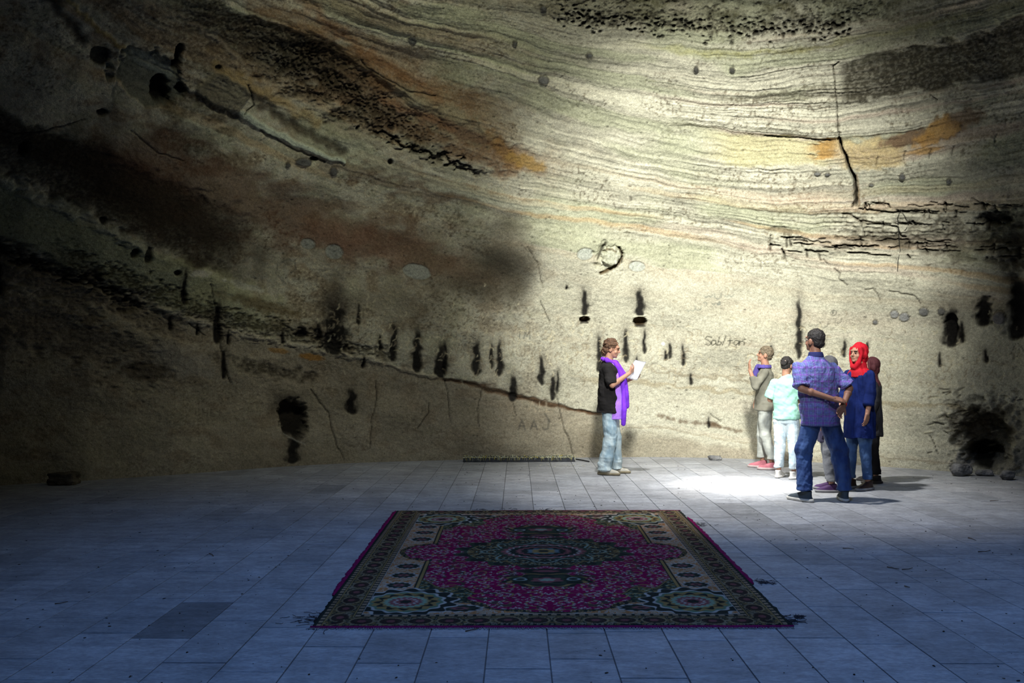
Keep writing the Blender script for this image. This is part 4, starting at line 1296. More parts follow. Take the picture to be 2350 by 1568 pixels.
class Shape:
    def __init__(self):
        self.v, self.f, self.n = [], [], 0
        self.M = Matrix.Identity(4)

    def add(self, v, f, mat=None):
        m = np.array(self.M @ mat if mat is not None else self.M)
        v = np.asarray(v, float) @ m[:3, :3].T + m[:3, 3]
        self.v.append(v)
        self.f += [tuple(i + self.n for i in q) for q in f]
        self.n += len(v)

    def ball(self, c, r, rot=None, seg=14):
        if not isinstance(r, (tuple, list)):
            r = (r, r, r)
        self.add(SPH[0], SPH[1], Matrix.Translation(c) @ (rot.to_4x4() if rot else Matrix.Identity(4)) @ Matrix.Diagonal((*r, 1)))
        return self

    def cone(self, a, b, ra, rb):
        a, b = V3(a), V3(b)
        d = b - a
        if d.length < 1e-5:
            return self
        v = CYL[0].copy()
        v[:, :2] *= np.where(v[:, 2:] > .5, rb, ra)
        v[:, 2] *= d.length
        self.add(v, CYL[1], Matrix.Translation(a) @ d.to_track_quat('Z', 'Y').to_matrix().to_4x4())
        return self

    def chain(self, pts, rad):
        for i, p in enumerate(pts):
            self.ball(p, rad[i])
            if i:
                self.cone(pts[i - 1], p, rad[i - 1], rad[i])
        return self

    def loft(self, rings, seg=28, p=2.2):
        """rings: (centre, rx, ry, yaw) horizontal super-ellipses."""
        V = []
        for (c, rx, ry, yaw) in rings:
            for k in range(seg):
                a = 2 * PI * k / seg
                ca, sa = math.cos(a), math.sin(a)
                x = rx * math.copysign(abs(ca) ** (2 / p), ca)
                y = ry * math.copysign(abs(sa) ** (2 / p), sa)
                V.append(tuple(V3(c) + V3((x * math.cos(yaw) - y * math.sin(yaw), x * math.sin(yaw) + y * math.cos(yaw), 0))))
        Fc = []
        for i in range(len(rings) - 1):
            a = i * seg
            Fc += [(a + k, a + (k + 1) % seg, a + seg + (k + 1) % seg, a + seg + k) for k in range(seg)]
        up = rings[-1][0][2] > rings[0][0][2]
        if not up:
            Fc = [q[::-1] for q in Fc]
        b0, b1 = tuple(range(seg)), tuple(range(len(V) - seg, len(V)))
        Fc += [b0[::-1] if up else b0, b1 if up else b1[::-1]]
        self.add(V, Fc)
        return self

    def hand(self, w, d, n, thumb, curl=0.35):
        """wrist, direction of the fingers, palm normal, thumb side (+1/-1 along d x n)."""
        w, d, n = V3(w), V3(d).normalized(), V3(n).normalized()
        s = d.cross(n).normalized()
        n = s.cross(d).normalized()
        offs = [(0.031, .072, .0088), (0.0105, .080, .0092), (-0.0105, .075, .0090), (-0.031, .060, .0080)]
        for (o, L, r) in offs:
            o *= thumb
            k0 = w + d * .006 + s * o * .55
            k1 = w + d * (.086 - abs(o) * .25) + s * o
            self.cone(k0, k1, .016, .0125).ball(k0, .016).ball(k1, .0125)
            p, a = k1, curl * .6
            pts, rd = [p], [r * 1.12]
            for j, f in enumerate((.45, .32, .23)):
                dirn = (d * math.cos(a) + n * math.sin(a) + s * o * 1.5).normalized()
                p = p + dirn * L * f
                pts.append(p)
                rd.append(r * (1 - .1 * (j + 1)))
                a += curl
            self.chain(pts, rd)
        t0 = w + d * .022 + s * thumb * .026
        t1 = t0 + (d * .7 + s * thumb * .75 + n * .25).normalized() * .036
        t2 = t1 + (d * .9 + s * thumb * .4 + n * .35).normalized() * .030
        self.chain([w + d * .01 + s * thumb * .01, t0, t1, t2], [.016, .0155, .0115, .0095])
        return self

    def build(self, name, mat, parent, s=1.0, voxel=0.008, smooth=3, wr=None, post=None):
        me = bpy.data.meshes.new(name)
        me.from_pydata((np.concatenate(self.v) * s).tolist(), [], self.f)
        me.update()
        o = bpy.data.objects.new(name, me)
        COL.objects.link(o)
        if voxel:
            m = o.modifiers.new('r', 'REMESH')
            m.mode = 'VOXEL'
            m.voxel_size = voxel
            if smooth:
                m2 = o.modifiers.new('s', 'SMOOTH')
                m2.iterations = smooth
                m2.factor = 0.5
            dg = bpy.context.evaluated_depsgraph_get()
            me2 = bpy.data.meshes.new_from_object(o.evaluated_get(dg))
            o.modifiers.clear()
            o.data = me2
            bpy.data.meshes.remove(me)
            me = me2
            me.name = name
        n = len(me.vertices)
        if wr and n:
            co = np.empty(n * 3)
            me.vertices.foreach_get('co', co)
            co = co.reshape(-1, 3)
            no = np.empty(n * 3)
            me.vertex_normals.foreach_get('vector', no)
            no = no.reshape(-1, 3)
            dsp = wr(co / s)
            co = co + no * (dsp * s)[:, None]
            me.vertices.foreach_set('co', co.ravel())
        me.materials.append(mat)
        me.polygons.foreach_set('use_smooth', [True] * len(me.polygons))
        me.update()
        o.parent = parent
        return o


def folds(amp, fz=22, fx=9, seed=0, extra=None):
    def f(c):
        a = fbm((c[:, 0] + c[:, 1] * 0.6) * fx + 50 + c[:, 2] * 4, c[:, 2] * fz + 10, 200 + seed, 3) - 0.5
        b = fbm((c[:, 0] - c[:, 1]) * fx * 1.7 + 80 - c[:, 2] * 9, c[:, 2] * fz * 0.4 + 30, 210 + seed, 2) - 0.5
        d = a * amp * 3 + b * amp * 2
        if extra is not None:
            d = d * extra(c)
        return d
    return f


def vfolds(amp, seed=0):
    def f(c):
        a = fbm(np.arctan2(c[:, 1], c[:, 0]) * 3.2 + 50, c[:, 2] * 2 + 10, 220 + seed, 3) - 0.5
        b = fbm((c[:, 0] + c[:, 1]) * 14 + 50, c[:, 2] * 10, 230 + seed, 2) - 0.5
        return a * amp * 3.4 + b * amp * 1.6
    return f


SKIN = noisy('skin', (0.36, 0.19, 0.125), 0.55, 0.1, 20, 0.05, 200, 0.3)
SKIND = noisy('tanned_skin', (0.26, 0.13, 0.085), 0.55, 0.1, 20, 0.05, 200, 0.3)
HAIRB = noisy('dark_hair', (0.018, 0.015, 0.014), 0.55, 0.5, 60, 0.9, 120, 0.4)
HAIRBR = noisy('brown_hair', (0.085, 0.045, 0.025), 0.6, 0.5, 50, 0.9, 100, 0.3)
EYE = noisy('eye', (0.02, 0.015, 0.012), 0.2, 0.1, 10)
SOLEW = noisy('pale_sole', (0.50, 0.49, 0.44), 0.7, 0.15, 25, 0.2, 60)
SOLED = noisy('dark_sole', (0.05, 0.045, 0.045), 0.7, 0.2, 25, 0.2, 60)


def make_person(label, loc, rz, s, P):
    root = empty('person', loc, rz)
    tag(root, label, 'person')
    skin = P.get('skin', SKIN)
    g = lambda k, d: P.get(k, d)
    # joints; facing +Y, +X is the person's right
    sh = {1: V3(g('shR', (.165, -.005, 1.375))), -1: V3(g('shL', (-.165, -.005, 1.375)))}
    el = {1: V3(g('elR', (.22, -.02, 1.14))), -1: V3(g('elL', (-.22, -.02, 1.14)))}
    wr = {1: V3(g('wrR', (.24, .04, .89))), -1: V3(g('wrL', (-.24, .04, .89)))}
    hd = {1: g('hdR', (0, .1, -1)), -1: g('hdL', (0, .1, -1))}
    hn = {1: g('hnR', (-1, 0, 0)), -1: g('hnL', (1, 0, 0))}
    th = {1: g('thR', None), -1: g('thL', None)}
    hc = g('curl', .35)
    hip = {1: V3((.09, 0, .90)), -1: V3((-.09, 0, .90))}
    kn = {1: V3(g('knR', (.10, .01, .49))), -1: V3(g('knL', (-.10, .01, .49)))}
    an = {1: V3(g('anR', (.11, -.02, .085))), -1: V3(g('anL', (-.11, -.02, .085)))}
    fd = {1: g('fdR', 10), -1: g('fdL', -10)}           # toe-out, degrees (negative = towards -X)
    lean = V3(g('lean', (0, 0, 0)))
    hx_, hy_, hz_ = g('head', (0, 0, 0))
    # ---- body
    b = Shape()
    b.loft([((0, 0, .86), .12, .085, 0), ((0, 0, 1.0), .11, .075, 0), (V3((0, 0, 1.2)) + lean * .5, .125, .08, 0), (V3((0, 0, 1.38)) + lean, .135, .075, 0), (V3((0, -.005, 1.44)) + lean, .07, .05, 0)])
    nb = V3((0, -.012, 1.43)) + lean
    hp = V3((0, .005, 1.53)) + lean
    b.chain([nb, hp + V3((0, 0, .05))], [.060, .053])
    hm = Matrix.Translation(hp + V3((0, 0, 0))) @ Matrix.Rotation(math.radians(hz_), 4, 'Z') @ Matrix.Rotation(math.radians(hx_), 4, 'X') @ Matrix.Rotation(math.radians(hy_), 4, 'Y') @ Matrix.Translation((0, 0, -1.53))
    b.M = hm
    b.ball((0, -.005, 1.652), (.073, .092, .097)).ball((0, .030, 1.60), (.060, .068, .075)).ball((0, .050, 1.562), (.046, .045, .035)).ball((0, .082, 1.548), (.022, .016, .016))
    b.ball((0, .078, 1.672), (.052, .018, .016)).chain([(0, .090, 1.650), (0, .108, 1.618)], [.009, .0145]).ball((0, .100, 1.612), (.019, .011, .009))
    b.ball((0, .092, 1.585), (.024, .010, .006)).ball((0, .090, 1.575), (.021, .010, .007))
    for q in (1, -1):
        b.ball((q * .074, -.005, 1.622), (.012, .024, .034))
        b.ball((q * .040, .062, 1.605), (.022, .022, .024))
    b.M = Matrix.Identity(4)
    for q in (1, -1):
        b.chain([V3((q * .08, 0, 1.36)) + lean, sh[q] + lean - V3((0, 0, .015)), el[q], wr[q]], [.045, .043, .037, .026])
        mid_ = el[q].lerp(wr[q], .3)
        b.ball(mid_, .040)
        t = th[q] if th[q] is not None else 1
        b.hand(wr[q], hd[q], hn[q], t, hc)
        b.chain([hip[q], kn[q], kn[q].lerp(an[q], .3) + V3((0, -.015, 0)), an[q], an[q] - V3((0, 0, .04))], [.075, .048, .046, .030, .034])
        a = math.radians(fd[q])
        f = V3((math.sin(a), math.cos(a), 0))
        b.chain([an[q] - V3((0, 0, .045)) - f * .03, an[q] - V3((0, 0, .055)) + f * .10], [.028, .020])
    body = b.build('body', skin, root, s, 0.0052, 2)
    # eyes
    for q in (1, -1):
        e = Shape()
        e.M = hm
        e.ball((q * .029, .0865, 1.642), (.0125, .007, .0075))
        e.build('eye', EYE, body, s, 0)
    for q in (1, -1):
        e = Shape()
        e.M = hm
        e.chain([(q * .014, .093, 1.662), (q * .030, .091, 1.667), (q * .046, .080, 1.661)], [.004, .0045, .003])
        e.build('eyebrow', g('hairmat', HAIRB), body, s, 0)
    # ---- hair / head covering
    P['hair'](root, hm, s, body)
    # ---- trousers
    L = P['legs']
    tr_ = Shape()
    th_r, kn_r, hem_r, hem_z = L.get('r', (.098, .074, .062, .10))
    tr_.loft([((0, .0, .80), .15, .105, 0), ((0, 0, .88), .152, .100, 0), ((0, 0, .94), .13, .088, 0), ((0, 0, .98), .12, .08, 0)])
    for q in (1, -1):
        th_r = min(th_r, .100)
        up = hip[q] + V3((-q * .002, 0, -.08))
        e = an[q] + V3((0, 0, 0))
        e.z = hem_z
        m1 = up.lerp(kn[q], .45)
        m2 = kn[q].lerp(e, .4)
        tr_.chain([hip[q] - V3((0, 0, .02)), up, m1, kn[q], m2, e + V3((0, 0, .05))], [min(th_r, .088), th_r, th_r * .93, kn_r, (kn_r + hem_r) / 2 * L.get('calf', 1.0), hem_r])
        tr_.cone(e + V3((0, 0, .05)), e, hem_r, hem_r * L.get('flare', 1.03))
    wrk = folds(L.get('amp', .009), L.get('fz', 13), 9, L.get('seed', 0), lambda c: 0.35 + .55 * np.exp(-((c[:, 2] - .50) / .13) ** 2) + .7 * np.exp(-((c[:, 2] - .17) / .09) ** 2) + .5 * np.exp(-((c[:, 2] - .82) / .08) ** 2))
    tr_.build('trousers', L['mat'], root, s, 0.0065, 2, wrk)
    # ---- shoes
    Z = P['shoes']
    for q in (1, -1):
        a = math.radians(fd[q])
        base = an[q].copy()
        base.z = 0
        shM = Matrix.Translation(base) @ Matrix.Rotation(-a, 4, 'Z')
        k = Z.get('k', 1.0)
        u_ = Shape()
        u_.M = shM
        u_.loft([((0, .055, .014), .044, .142, 0), ((0, .056, .035), .046, .140, 0), ((0, .045, .055), .043, .120, 0), ((0, .010, .078), .040, .082, 0), ((0, -.020, .100), .040, .050, 0), ((0, -.022, .112), .041, .046, 0)], p=2.4)
        u_.ball((0, .125, .038), (.041, .058, .026))
        sh_ = u_.build('shoe', Z['mat'], root, s, 0.005, 2)
        so = Shape()
        so.M = shM
        so.loft([((0, .055, .002), .046, .146, 0), ((0, .056, .014), .052, .154, 0), ((0, .056, .030), .050, .150, 0), ((0, .055, .034), .044, .14, 0)], p=2.5)
        so.build('sole', Z['sole'], sh_, s, 0)
        la = Shape()
        la.M = shM
        for j in range(4):
            y = .055 + j * .020
            z = .082 - j * .010
            la.chain([(-.024, y, z - .006), (0, y + .006, z + .003), (.024, y, z - .006)], [.0035] * 3)
        la.build('laces', Z['lace'], sh_, s, 0)
    P['top'](root, s, sh, el, wr, lean, body)
    return root


def torso(o, lean, hem=.80, w=.19, d=.13, ws=.165, wd=.115, ch=.195, cd=.13, hemc=(0, 0)):
    o.loft([((hemc[0], hemc[1], hem), w, d, 0), ((0, 0, .92), (w + ws) / 2, (d + wd) / 2, 0), ((0, 0, 1.06), ws, wd, 0), (V3((0, 0, 1.24)) + lean * .6, ch * .95, cd * .98, 0),
            (V3((0, -.004, 1.36)) + lean, ch, cd * .92, 0), (V3((0, -.008, 1.40)) + lean, ch * .80, cd * .74, 0), (V3((0, -.012, 1.45)) + lean, ch * .50, cd * .56, 0), (V3((0, -.012, 1.49)) + lean, .068, .062, 0)])


def sleeves(o, sh, el, wr, lean, frac, r0=.060, r1=.060, r2=.05, cuff=.06):
    """frac: 0..1 upper arm, 1..2 forearm."""
    for q in (1, -1):
        a, b, c = sh[q] + lean, el[q], wr[q]
        if frac <= 1:
            e = a.lerp(b, frac)
            o.chain([a - V3((q * .05, 0, .01)), a, a.lerp(e, .5)], [r0, r0, r1])
            o.cone(a.lerp(e, .5), e, r1, cuff)
        else:
            e = b.lerp(c, frac - 1)
            o.chain([a - V3((q * .05, 0, .01)), a, b], [r0, r0, r1])
            o.cone(b, e, r1 * .95, r2)


# ---------------- materials for clothing
def plaid(name, base, dark, vio, pale):
    m, nt, b_ = mk(name)
    tc = nt.nodes.new('ShaderNodeTexCoord')
    cur = None
    cur = nt.nodes.new('ShaderNodeRGB')
    cur.outputs[0].default_value = (*base, 1)
    src = cur.outputs[0]
    for (dr, sc, th_, col, k) in (('X', 9.0, .55, dark, .35), ('Z', 9.0, .55, dark, .45), ('X', 4.5, .86, vio, .45), ('Z', 4.5, .84, vio, .55), ('X', 9.0, .95, pale, .6), ('Z', 9.0, .95, pale, .55)):
        w_ = nt.nodes.new('ShaderNodeTexWave')
        w_.bands_direction = dr
        w_.inputs['Scale'].default_value = sc
        w_.inputs['Distortion'].default_value = 0.6
        w_.inputs['Detail'].default_value = 1
        w_.inputs['Detail Scale'].default_value = 2
        nt.links.new(tc.outputs['Object'], w_.inputs['Vector'])
        r = nt.nodes.new('ShaderNodeMapRange')
        r.inputs['From Min'].default_value = th_ - .08
        r.inputs['From Max'].default_value = th_ + .08
        r.inputs['To Max'].default_value = k
        nt.links.new(w_.outputs['Fac'], r.inputs['Value'])
        mx = nt.nodes.new('ShaderNodeMix')
        mx.data_type = 'RGBA'
        nt.links.new(r.outputs['Result'], mx.inputs['Factor'])
        nt.links.new(src, mx.inputs['A'])
        mx.inputs['B'].default_value = (*col, 1)
        src = mx.outputs['Result']
    nt.links.new(src, b_.inputs['Base Color'])
    b_.inputs['Roughness'].default_value = 0.85
    n2 = nt.nodes.new('ShaderNodeTexNoise')
    n2.inputs['Scale'].default_value = 9
    n2.inputs['Detail'].default_value = 5
    n2.inputs['Distortion'].default_value = 1.2
    nt.links.new(tc.outputs['Object'], n2.inputs['Vector'])
    bp = nt.nodes.new('ShaderNodeBump')
    bp.inputs['Strength'].default_value = 0.9
    bp.inputs['Distance'].default_value = 0.04
    nt.links.new(n2.outputs['Fac'], bp.inputs['Height'])
    nt.links.new(bp.outputs['Normal'], b_.inputs['Normal'])
    return m


def denim(name, base, pale, k=.6):
    m, nt, b_ = mk(name)
    tc = nt.nodes.new('ShaderNodeTexCoord')
    n = nt.nodes.new('ShaderNodeTexNoise')
    n.inputs['Scale'].default_value = 7
    n.inputs['Detail'].default_value = 6
    mp = nt.nodes.new('ShaderNodeMapping')
    mp.inputs['Scale'].default_value = (1.4, 1.4, .8)
    nt.links.new(tc.outputs['Object'], mp.inputs['Vector'])
    nt.links.new(mp.outputs['Vector'], n.inputs['Vector'])
    r = nt.nodes.new('ShaderNodeValToRGB')
    r.color_ramp.elements[0].position = .38
    r.color_ramp.elements[0].color = (*base, 1)
    r.color_ramp.elements[1].position = .68
    r.color_ramp.elements[1].color = (*pale, 1)
    nt.links.new(n.outputs['Fac'], r.inputs['Fac'])
    nt.links.new(r.outputs['Color'], b_.inputs['Base Color'])
    b_.inputs['Roughness'].default_value = .9
    n2 = nt.nodes.new('ShaderNodeTexNoise')
    n2.inputs['Scale'].default_value = 30
    nt.links.new(mp.outputs['Vector'], n2.inputs['Vector'])
    bp = nt.nodes.new('ShaderNodeBump')
    bp.inputs['Strength'].default_value = .5
    bp.inputs['Distance'].default_value = .01
    nt.links.new(n2.outputs['Fac'], bp.inputs['Height'])
    nt.links.new(bp.outputs['Normal'], b_.inputs['Normal'])
    return m


def cap_hair(mat, cx=0, cy=-.014, cz=1.668, r=(.083, .098, .094), amp=.006, back=None, name='hair'):
    def f(root, hm, s, body):
        h = Shape()
        h.M = hm
        h.ball((cx, cy, cz), r)
        h.ball((0, -.045, 1.615), (.066, .055, .055))
        if back:
            back(h)
        h.build(name, mat, root, s, 0.006, 1, folds(amp, 60, 60, 5))
    return f


cloth = lambda n, c, v=.2, bmp=.4: noisy(n, c, .9, v, 9, bmp, 45, .1, bdist=.006)


# ============ 1. man in the plaid shirt, back to the camera, hands clasped behind
def man_top(root, s, sh, el, wr, lean, body):
    o = Shape()
    torso(o, lean, .77, .205, .145, .19, .135, .195, .138)
    sleeves(o, sh, el, wr, lean, .90, .056, .066, .05, .080)
    so = o.build('shirt', plaid('plaid_cotton', (.12, .15, .42), (.025, .03, .12), (.20, .07, .40), (.26, .32, .60)), root, s, .008, 7,
                 folds(.011, 11, 8, 3, lambda c: 0.35 + 1.3 * np.exp(-((c[:, 2] - 1.05) / .16) ** 2) + .5 * (np.abs(c[:, 0]) > .17)))
    c = Shape()
    c.loft([(V3((0, -.014, 1.468)) + lean, .080, .074, 0), (V3((0, -.014, 1.512)) + lean, .070, .064, 0), (V3((0, -.014, 1.520)) + lean, .066, .060, 0)])
    c.build('collar', cloth('navy_collar', (.025, .03, .11)), so, s, .006, 1)
    k = Shape()
    w = wr[1] + (el[1] - wr[1]).normalized() * .01
    d = (el[1] - wr[1]).normalized()
    k.cone(w - d * .006, w + d * .006, .031, .031)
    k.build('bracelet', noisy('red_band', (.6, .02, .02), .5, .1), root, s, 0)


def glasses(root, hm, s, body):
    cap_hair(HAIRB, cz=1.672, r=(.080, .097, .092), amp=.004)(root, hm, s, body)
    e = Shape()
    e.M = hm
    for q in (1, -1):
        ring = [(q * .030 + .021 * math.cos(a), .105, 1.640 + .016 * math.sin(a)) for a in np.linspace(0, 2 * PI, 13)]
        e.chain(ring, [.0022] * 13)
        e.chain([(q * .052, .103, 1.645), (q * .076, .03, 1.640), (q * .078, -.005, 1.640)], [.0022] * 3)
    e.chain([(-.01, .108, 1.643), (.01, .108, 1.643)], [.002, .002])
    e.build('glasses', noisy('steel', (.4, .4, .4), .3, .1, metal=1.0), root, s, 0)


pm = on_floor(1884, 1150)
MAN = make_person('man in a blue plaid shirt and jeans, hands clasped behind his back', (pm.x, pm.y, 0), math.radians(4), 1.0, dict(
    skin=SKIND, head=(2, 0, 24), lean=(-.045, .0, 0), shR=(.185, 0, 1.362), shL=(-.185, 0, 1.362),
    elL=(-.235, -.10, 1.145), wrL=(.045, -.205, 1.045), hdL=(1, -.06, -.12), hnL=(-.1, .6, -.8), thL=1,
    elR=(.275, -.08, 1.15), wrR=(.155, -.195, .985), hdR=(-.62, -.05, -.9), hnR=(.3, -1, 0), thR=-1,
    knR=(.20, .00, .50), anR=(.235, -.02, .085), knL=(-.165, .02, .50), anL=(-.175, -.02, .085), fdR=14, fdL=-34, curl=.5,
    hair=glasses, top=man_top,
    legs=dict(mat=denim('blue_denim', (.012, .035, .14), (.05, .11, .28)), r=(.112, .088, .078, .115), amp=.012, seed=1),
    shoes=dict(mat=cloth('slate_mesh', (.06, .075, .085)), sole=SOLEW, lace=cloth('grey_lace', (.2, .2, .2)))))


# ============ 2. reader with the violet shawl
PURP = noisy('violet_cloth', (.16, .035, .55), .85, .25, 8, .5, 30, .1, bdist=.01)
PURPL = noisy('lilac_cloth', (.33, .16, .62), .85, .2, 8, .5, 30, .1, bdist=.01)


def reader_top(root, s, sh, el, wr, lean, body):
    o = Shape()
    torso(o, lean, .80, .205, .165, .195, .15, .195, .14)
    sleeves(o, sh, el, wr, lean, .95, .066, .066, .05, .070)
    o.build('cardigan', cloth('black_knit', (.014, .013, .013)), root, s, .008, 5, folds(.012, 12, 8, 6))
    t = Shape()
    t.loft([((0, .075, .72), .175, .125, 0), ((0, .085, .95), .165, .125, 0), ((0, .08, 1.15), .15, .13, 0), ((0, .06, 1.34), .12, .11, 0), ((0, .03, 1.45), .06, .06, 0)])
    t.build('tunic', PURPL, root, s, .008, 2, vfolds(.010, 2))
    n = Shape()
    ring = [(.085 * math.cos(a), -.005 + .085 * math.sin(a), 1.475 - .025 * math.sin(a)) for a in np.linspace(0, 2 * PI, 15)]
    n.chain(ring, [.026] * 15)
    n.chain([(.07, .08, 1.45), (.10, .165, 1.30), (.115, .195, 1.05), (.12, .20, .85), (.10, .19, .66)], [.030, .030, .032, .036, .03])
    n.chain([(-.07, .08, 1.45), (-.06, .18, 1.30), (-.05, .215, 1.05), (-.06, .22, .88)], [.028, .028, .03, .03])
    n.build('shawl', PURP, root, s, .007, 2, vfolds(.008, 4))


def curly(h):
    for q in range(34):
        a, b_ = random.uniform(0, 6.28), random.uniform(-.3, 1.3)
        h.ball((.080 * math.cos(a) * math.cos(b_), -.03 + .085 * math.sin(a) * math.cos(b_) * .8 - .012, 1.660 + .085 * math.sin(b_)), .021)
    h.ball((0, -.07, 1.59), (.072, .05, .07))


pr = on_floor(1399, 1088)
READER = make_person('person with curly brown hair and violet shawl reading a white sheet', (pr.x, pr.y, 0), math.radians(-102), .975, dict(
    head=(-16, 0, 0), lean=(0, .0, 0), elR=(.245, .06, 1.16), wrR=(.10, .27, 1.315), hdR=(-.55, .5, .6), hnR=(-.3, -.9, .3), thR=1,
    elL=(-.235, .10, 1.17), wrL=(-.11, .30, 1.25), hdL=(.35, .8, .35), hnL=(.8, -.3, .5), thL=-1, curl=.55,
    knR=(.095, .025, .49), anR=(.10, -.055, .085), knL=(-.10, .06, .49), anL=(-.095, .06, .085), fdR=8, fdL=-4,
    hair=cap_hair(HAIRBR, cz=1.675, cy=-.025, r=(.088, .098, .092), amp=.012, back=curly), hairmat=HAIRBR, top=reader_top,
    legs=dict(mat=denim('pale_denim', (.22, .32, .38), (.50, .58, .58)), r=(.105, .088, .088, .06), amp=.011, seed=2, flare=1.12),
    shoes=dict(mat=cloth('cream_canvas', (.42, .40, .34)), sole=noisy('tan_sole', (.20, .17, .11), .8), lace=cloth('brown_trim', (.12, .09, .05)))))


# ============ 3. girl in the mint T-shirt
def girl_top(root, s, sh, el, wr, lean, body):
    o = Shape()
    torso(o, lean, .86, .185, .14, .175, .13, .19, .13)
    sleeves(o, sh, el, wr, lean, .88, .062, .068, .05, .078)
    o.build('t_shirt', noisy('mint_cotton', (.33, .62, .50), .9, .12, 9, .4, 40, .1, bdist=.006), root, s, .008, 5, folds(.014, 10, 8, 9))


def bun(h):
    h.ball((.015, -.10, 1.655), (.045, .035, .042))
    for q in range(10):
        a = q * .63
        h.ball((.015 + .035 * math.cos(a), -.115, 1.655 + .032 * math.sin(a)), .016)


def girl_hair(root, hm, s, body):
    cap_hair(HAIRB, cz=1.672, r=(.086, .100, .094), amp=.006, back=bun)(root, hm, s, body)
    e = Shape()
    e.M = hm
    ring = [(.015 + .040 * math.cos(a), -.112 - .012 * math.sin(2 * a), 1.652 + .030 * math.sin(a)) for a in np.linspace(0, 2 * PI, 16)]
    e.chain(ring, [.0045] * 16)
    e.build('hair_clip', noisy('horn_clip', (.42, .33, .25), .4, .4, 40), root, s, 0)


pg = on_floor(1806, 1098)
GIRL = make_person('girl in a mint T-shirt, pale jeans and white trainers with clipped-up dark hair', (pg.x, pg.y, 0), math.radians(-28), .845, dict(
    head=(-14, 0, -20), elL=(-.235, .02, 1.13), wrL=(-.13, .22, 1.10), hdL=(.5, .8, .1), hnL=(.6, -.2, .6), thL=-1,
    elR=(.235, .02, 1.13), wrR=(.13, .22, 1.10), hdR=(-.5, .8, .1), hnR=(-.6, -.2, .6), thR=1, curl=.5,
    knR=(.095, .02, .49), anR=(.10, -.03, .085), knL=(-.095, .02, .49), anL=(-.12, .03, .085), fdR=26, fdL=10,
    hair=girl_hair, top=girl_top,
    legs=dict(mat=denim('bleached_denim', (.42, .54, .60), (.68, .74, .74)), r=(.108, .082, .066, .15), amp=.010, seed=4),
    shoes=dict(mat=cloth('white_leather', (.62, .60, .55)), sole=noisy('white_sole', (.7, .68, .62), .7), lace=cloth('white_lace', (.6, .6, .58)))))


# ============ head scarves
def scarf(mat, name='headscarf', front=.050, drape=None):
    def f(root, hm, s, body):
        h = Shape()
        h.M = hm
        h.ball((0, -.032, 1.670), (.098, .106, .106))
        for q in (1, -1):
            h.ball((q * .078, -.012, 1.620), (.026, .040, .050))
        h.ball((0, -.045, 1.585), (.090, .080, .090))
        h.M = Matrix.Identity(4)
        h.loft([((0, -.01, 1.35), .165, .125, 0), ((0, -.01, 1.41), .145, .11, 0), ((0, -.012, 1.46), .10, .085, 0), ((0, -.012, 1.52), .085, .08, 0)])
        for q in (1, -1):
            h.chain([(q * .07, .035, 1.70), (q * .083, .035, 1.62), (q * .06, .05, 1.53), (q * .02, .075, 1.47)], [.024, .024, .026, .03])
        if drape:
            drape(h)
        h.build(name, mat, root, s, .007, 2, vfolds(.007, 8))
    return f


def coat(mat, hem, w, d, frac, seed, name='coat', ws=.165, inner=None):
    def f(root, s, sh, el, wr, lean, body):
        o = Shape()
        torso(o, lean, hem, w, d, ws, .125, .185, .128)
        sleeves(o, sh, el, wr, lean, frac, .062, .062, .058)
        o.build(name, mat, root, s, .008, 5, vfolds(.013, seed))
    return f


# ============ 4. woman in the red headscarf, facing left
M_NAVY = noisy('navy_coat', (.008, .018, .10), .85, .3, 7, .5, 30, .1, bdist=.01)
pw = on_floor(1974, 1123)
WOMAN = make_person('woman in a red headscarf and long navy coat facing left', (pw.x, pw.y, 0), math.radians(112), .925, dict(
    head=(0, 0, 8), elL=(-.215, .03, 1.16), wrL=(-.215, .09, .92), hdL=(.1, .12, -1), hnL=(1, .2, 0), thL=1,
    elR=(.215, .0, 1.16), wrR=(.20, .14, .95), hdR=(0, .3, -1), hnR=(-1, 0, 0), thR=-1,
    knR=(.085, .04, .49), anR=(.09, .06, .085), knL=(-.085, .0, .49), anL=(-.09, -.03, .085), fdR=4, fdL=-6,
    hair=scarf(noisy('red_scarf', (.40, .006, .016), .75, .25, 8, .5, 30, .2, bdist=.01)), top=coat(M_NAVY, .62, .205, .155, 1.55, 11),
    legs=dict(mat=denim('mid_denim', (.02, .06, .17), (.08, .16, .32)), r=(.095, .068, .055, .13), amp=.009, seed=6),
    shoes=dict(mat=noisy('brown_leather', (.05, .028, .022), .45, .4, 20, .3), sole=noisy('grey_sole', (.30, .29, .28), .8), lace=cloth('dusty_lace', (.3, .2, .2)))))

# ============ 5. woman in black just behind her
pb_ = on_floor(2002, 1107)
BLACKW = make_person('person dressed all in black half hidden behind the red-scarfed woman', (pb_.x, pb_.y, 0), math.radians(80), .835, dict(
    head=(0, 0, 10), elL=(-.20, -.01, 1.16), wrL=(-.19, .05, .92), elR=(.20, .0, 1.16), wrR=(.19, .08, .94), thL=1, thR=-1,
    hair=scarf(noisy('maroon_scarf', (.055, .012, .016), .8, .3, 8, .5, 30)), top=coat(noisy('black_coat', (.014, .014, .017), .85, .3, 7, .5, 30), .66, .19, .145, 1.85, 14),
    legs=dict(mat=cloth('black_trousers', (.012, .012, .014)), r=(.092, .075, .068, .13), amp=.008, seed=8),
    shoes=dict(mat=noisy('black_canvas', (.012, .011, .013), .6), sole=SOLED, lace=cloth('black_lace', (.02, .02, .02)))))

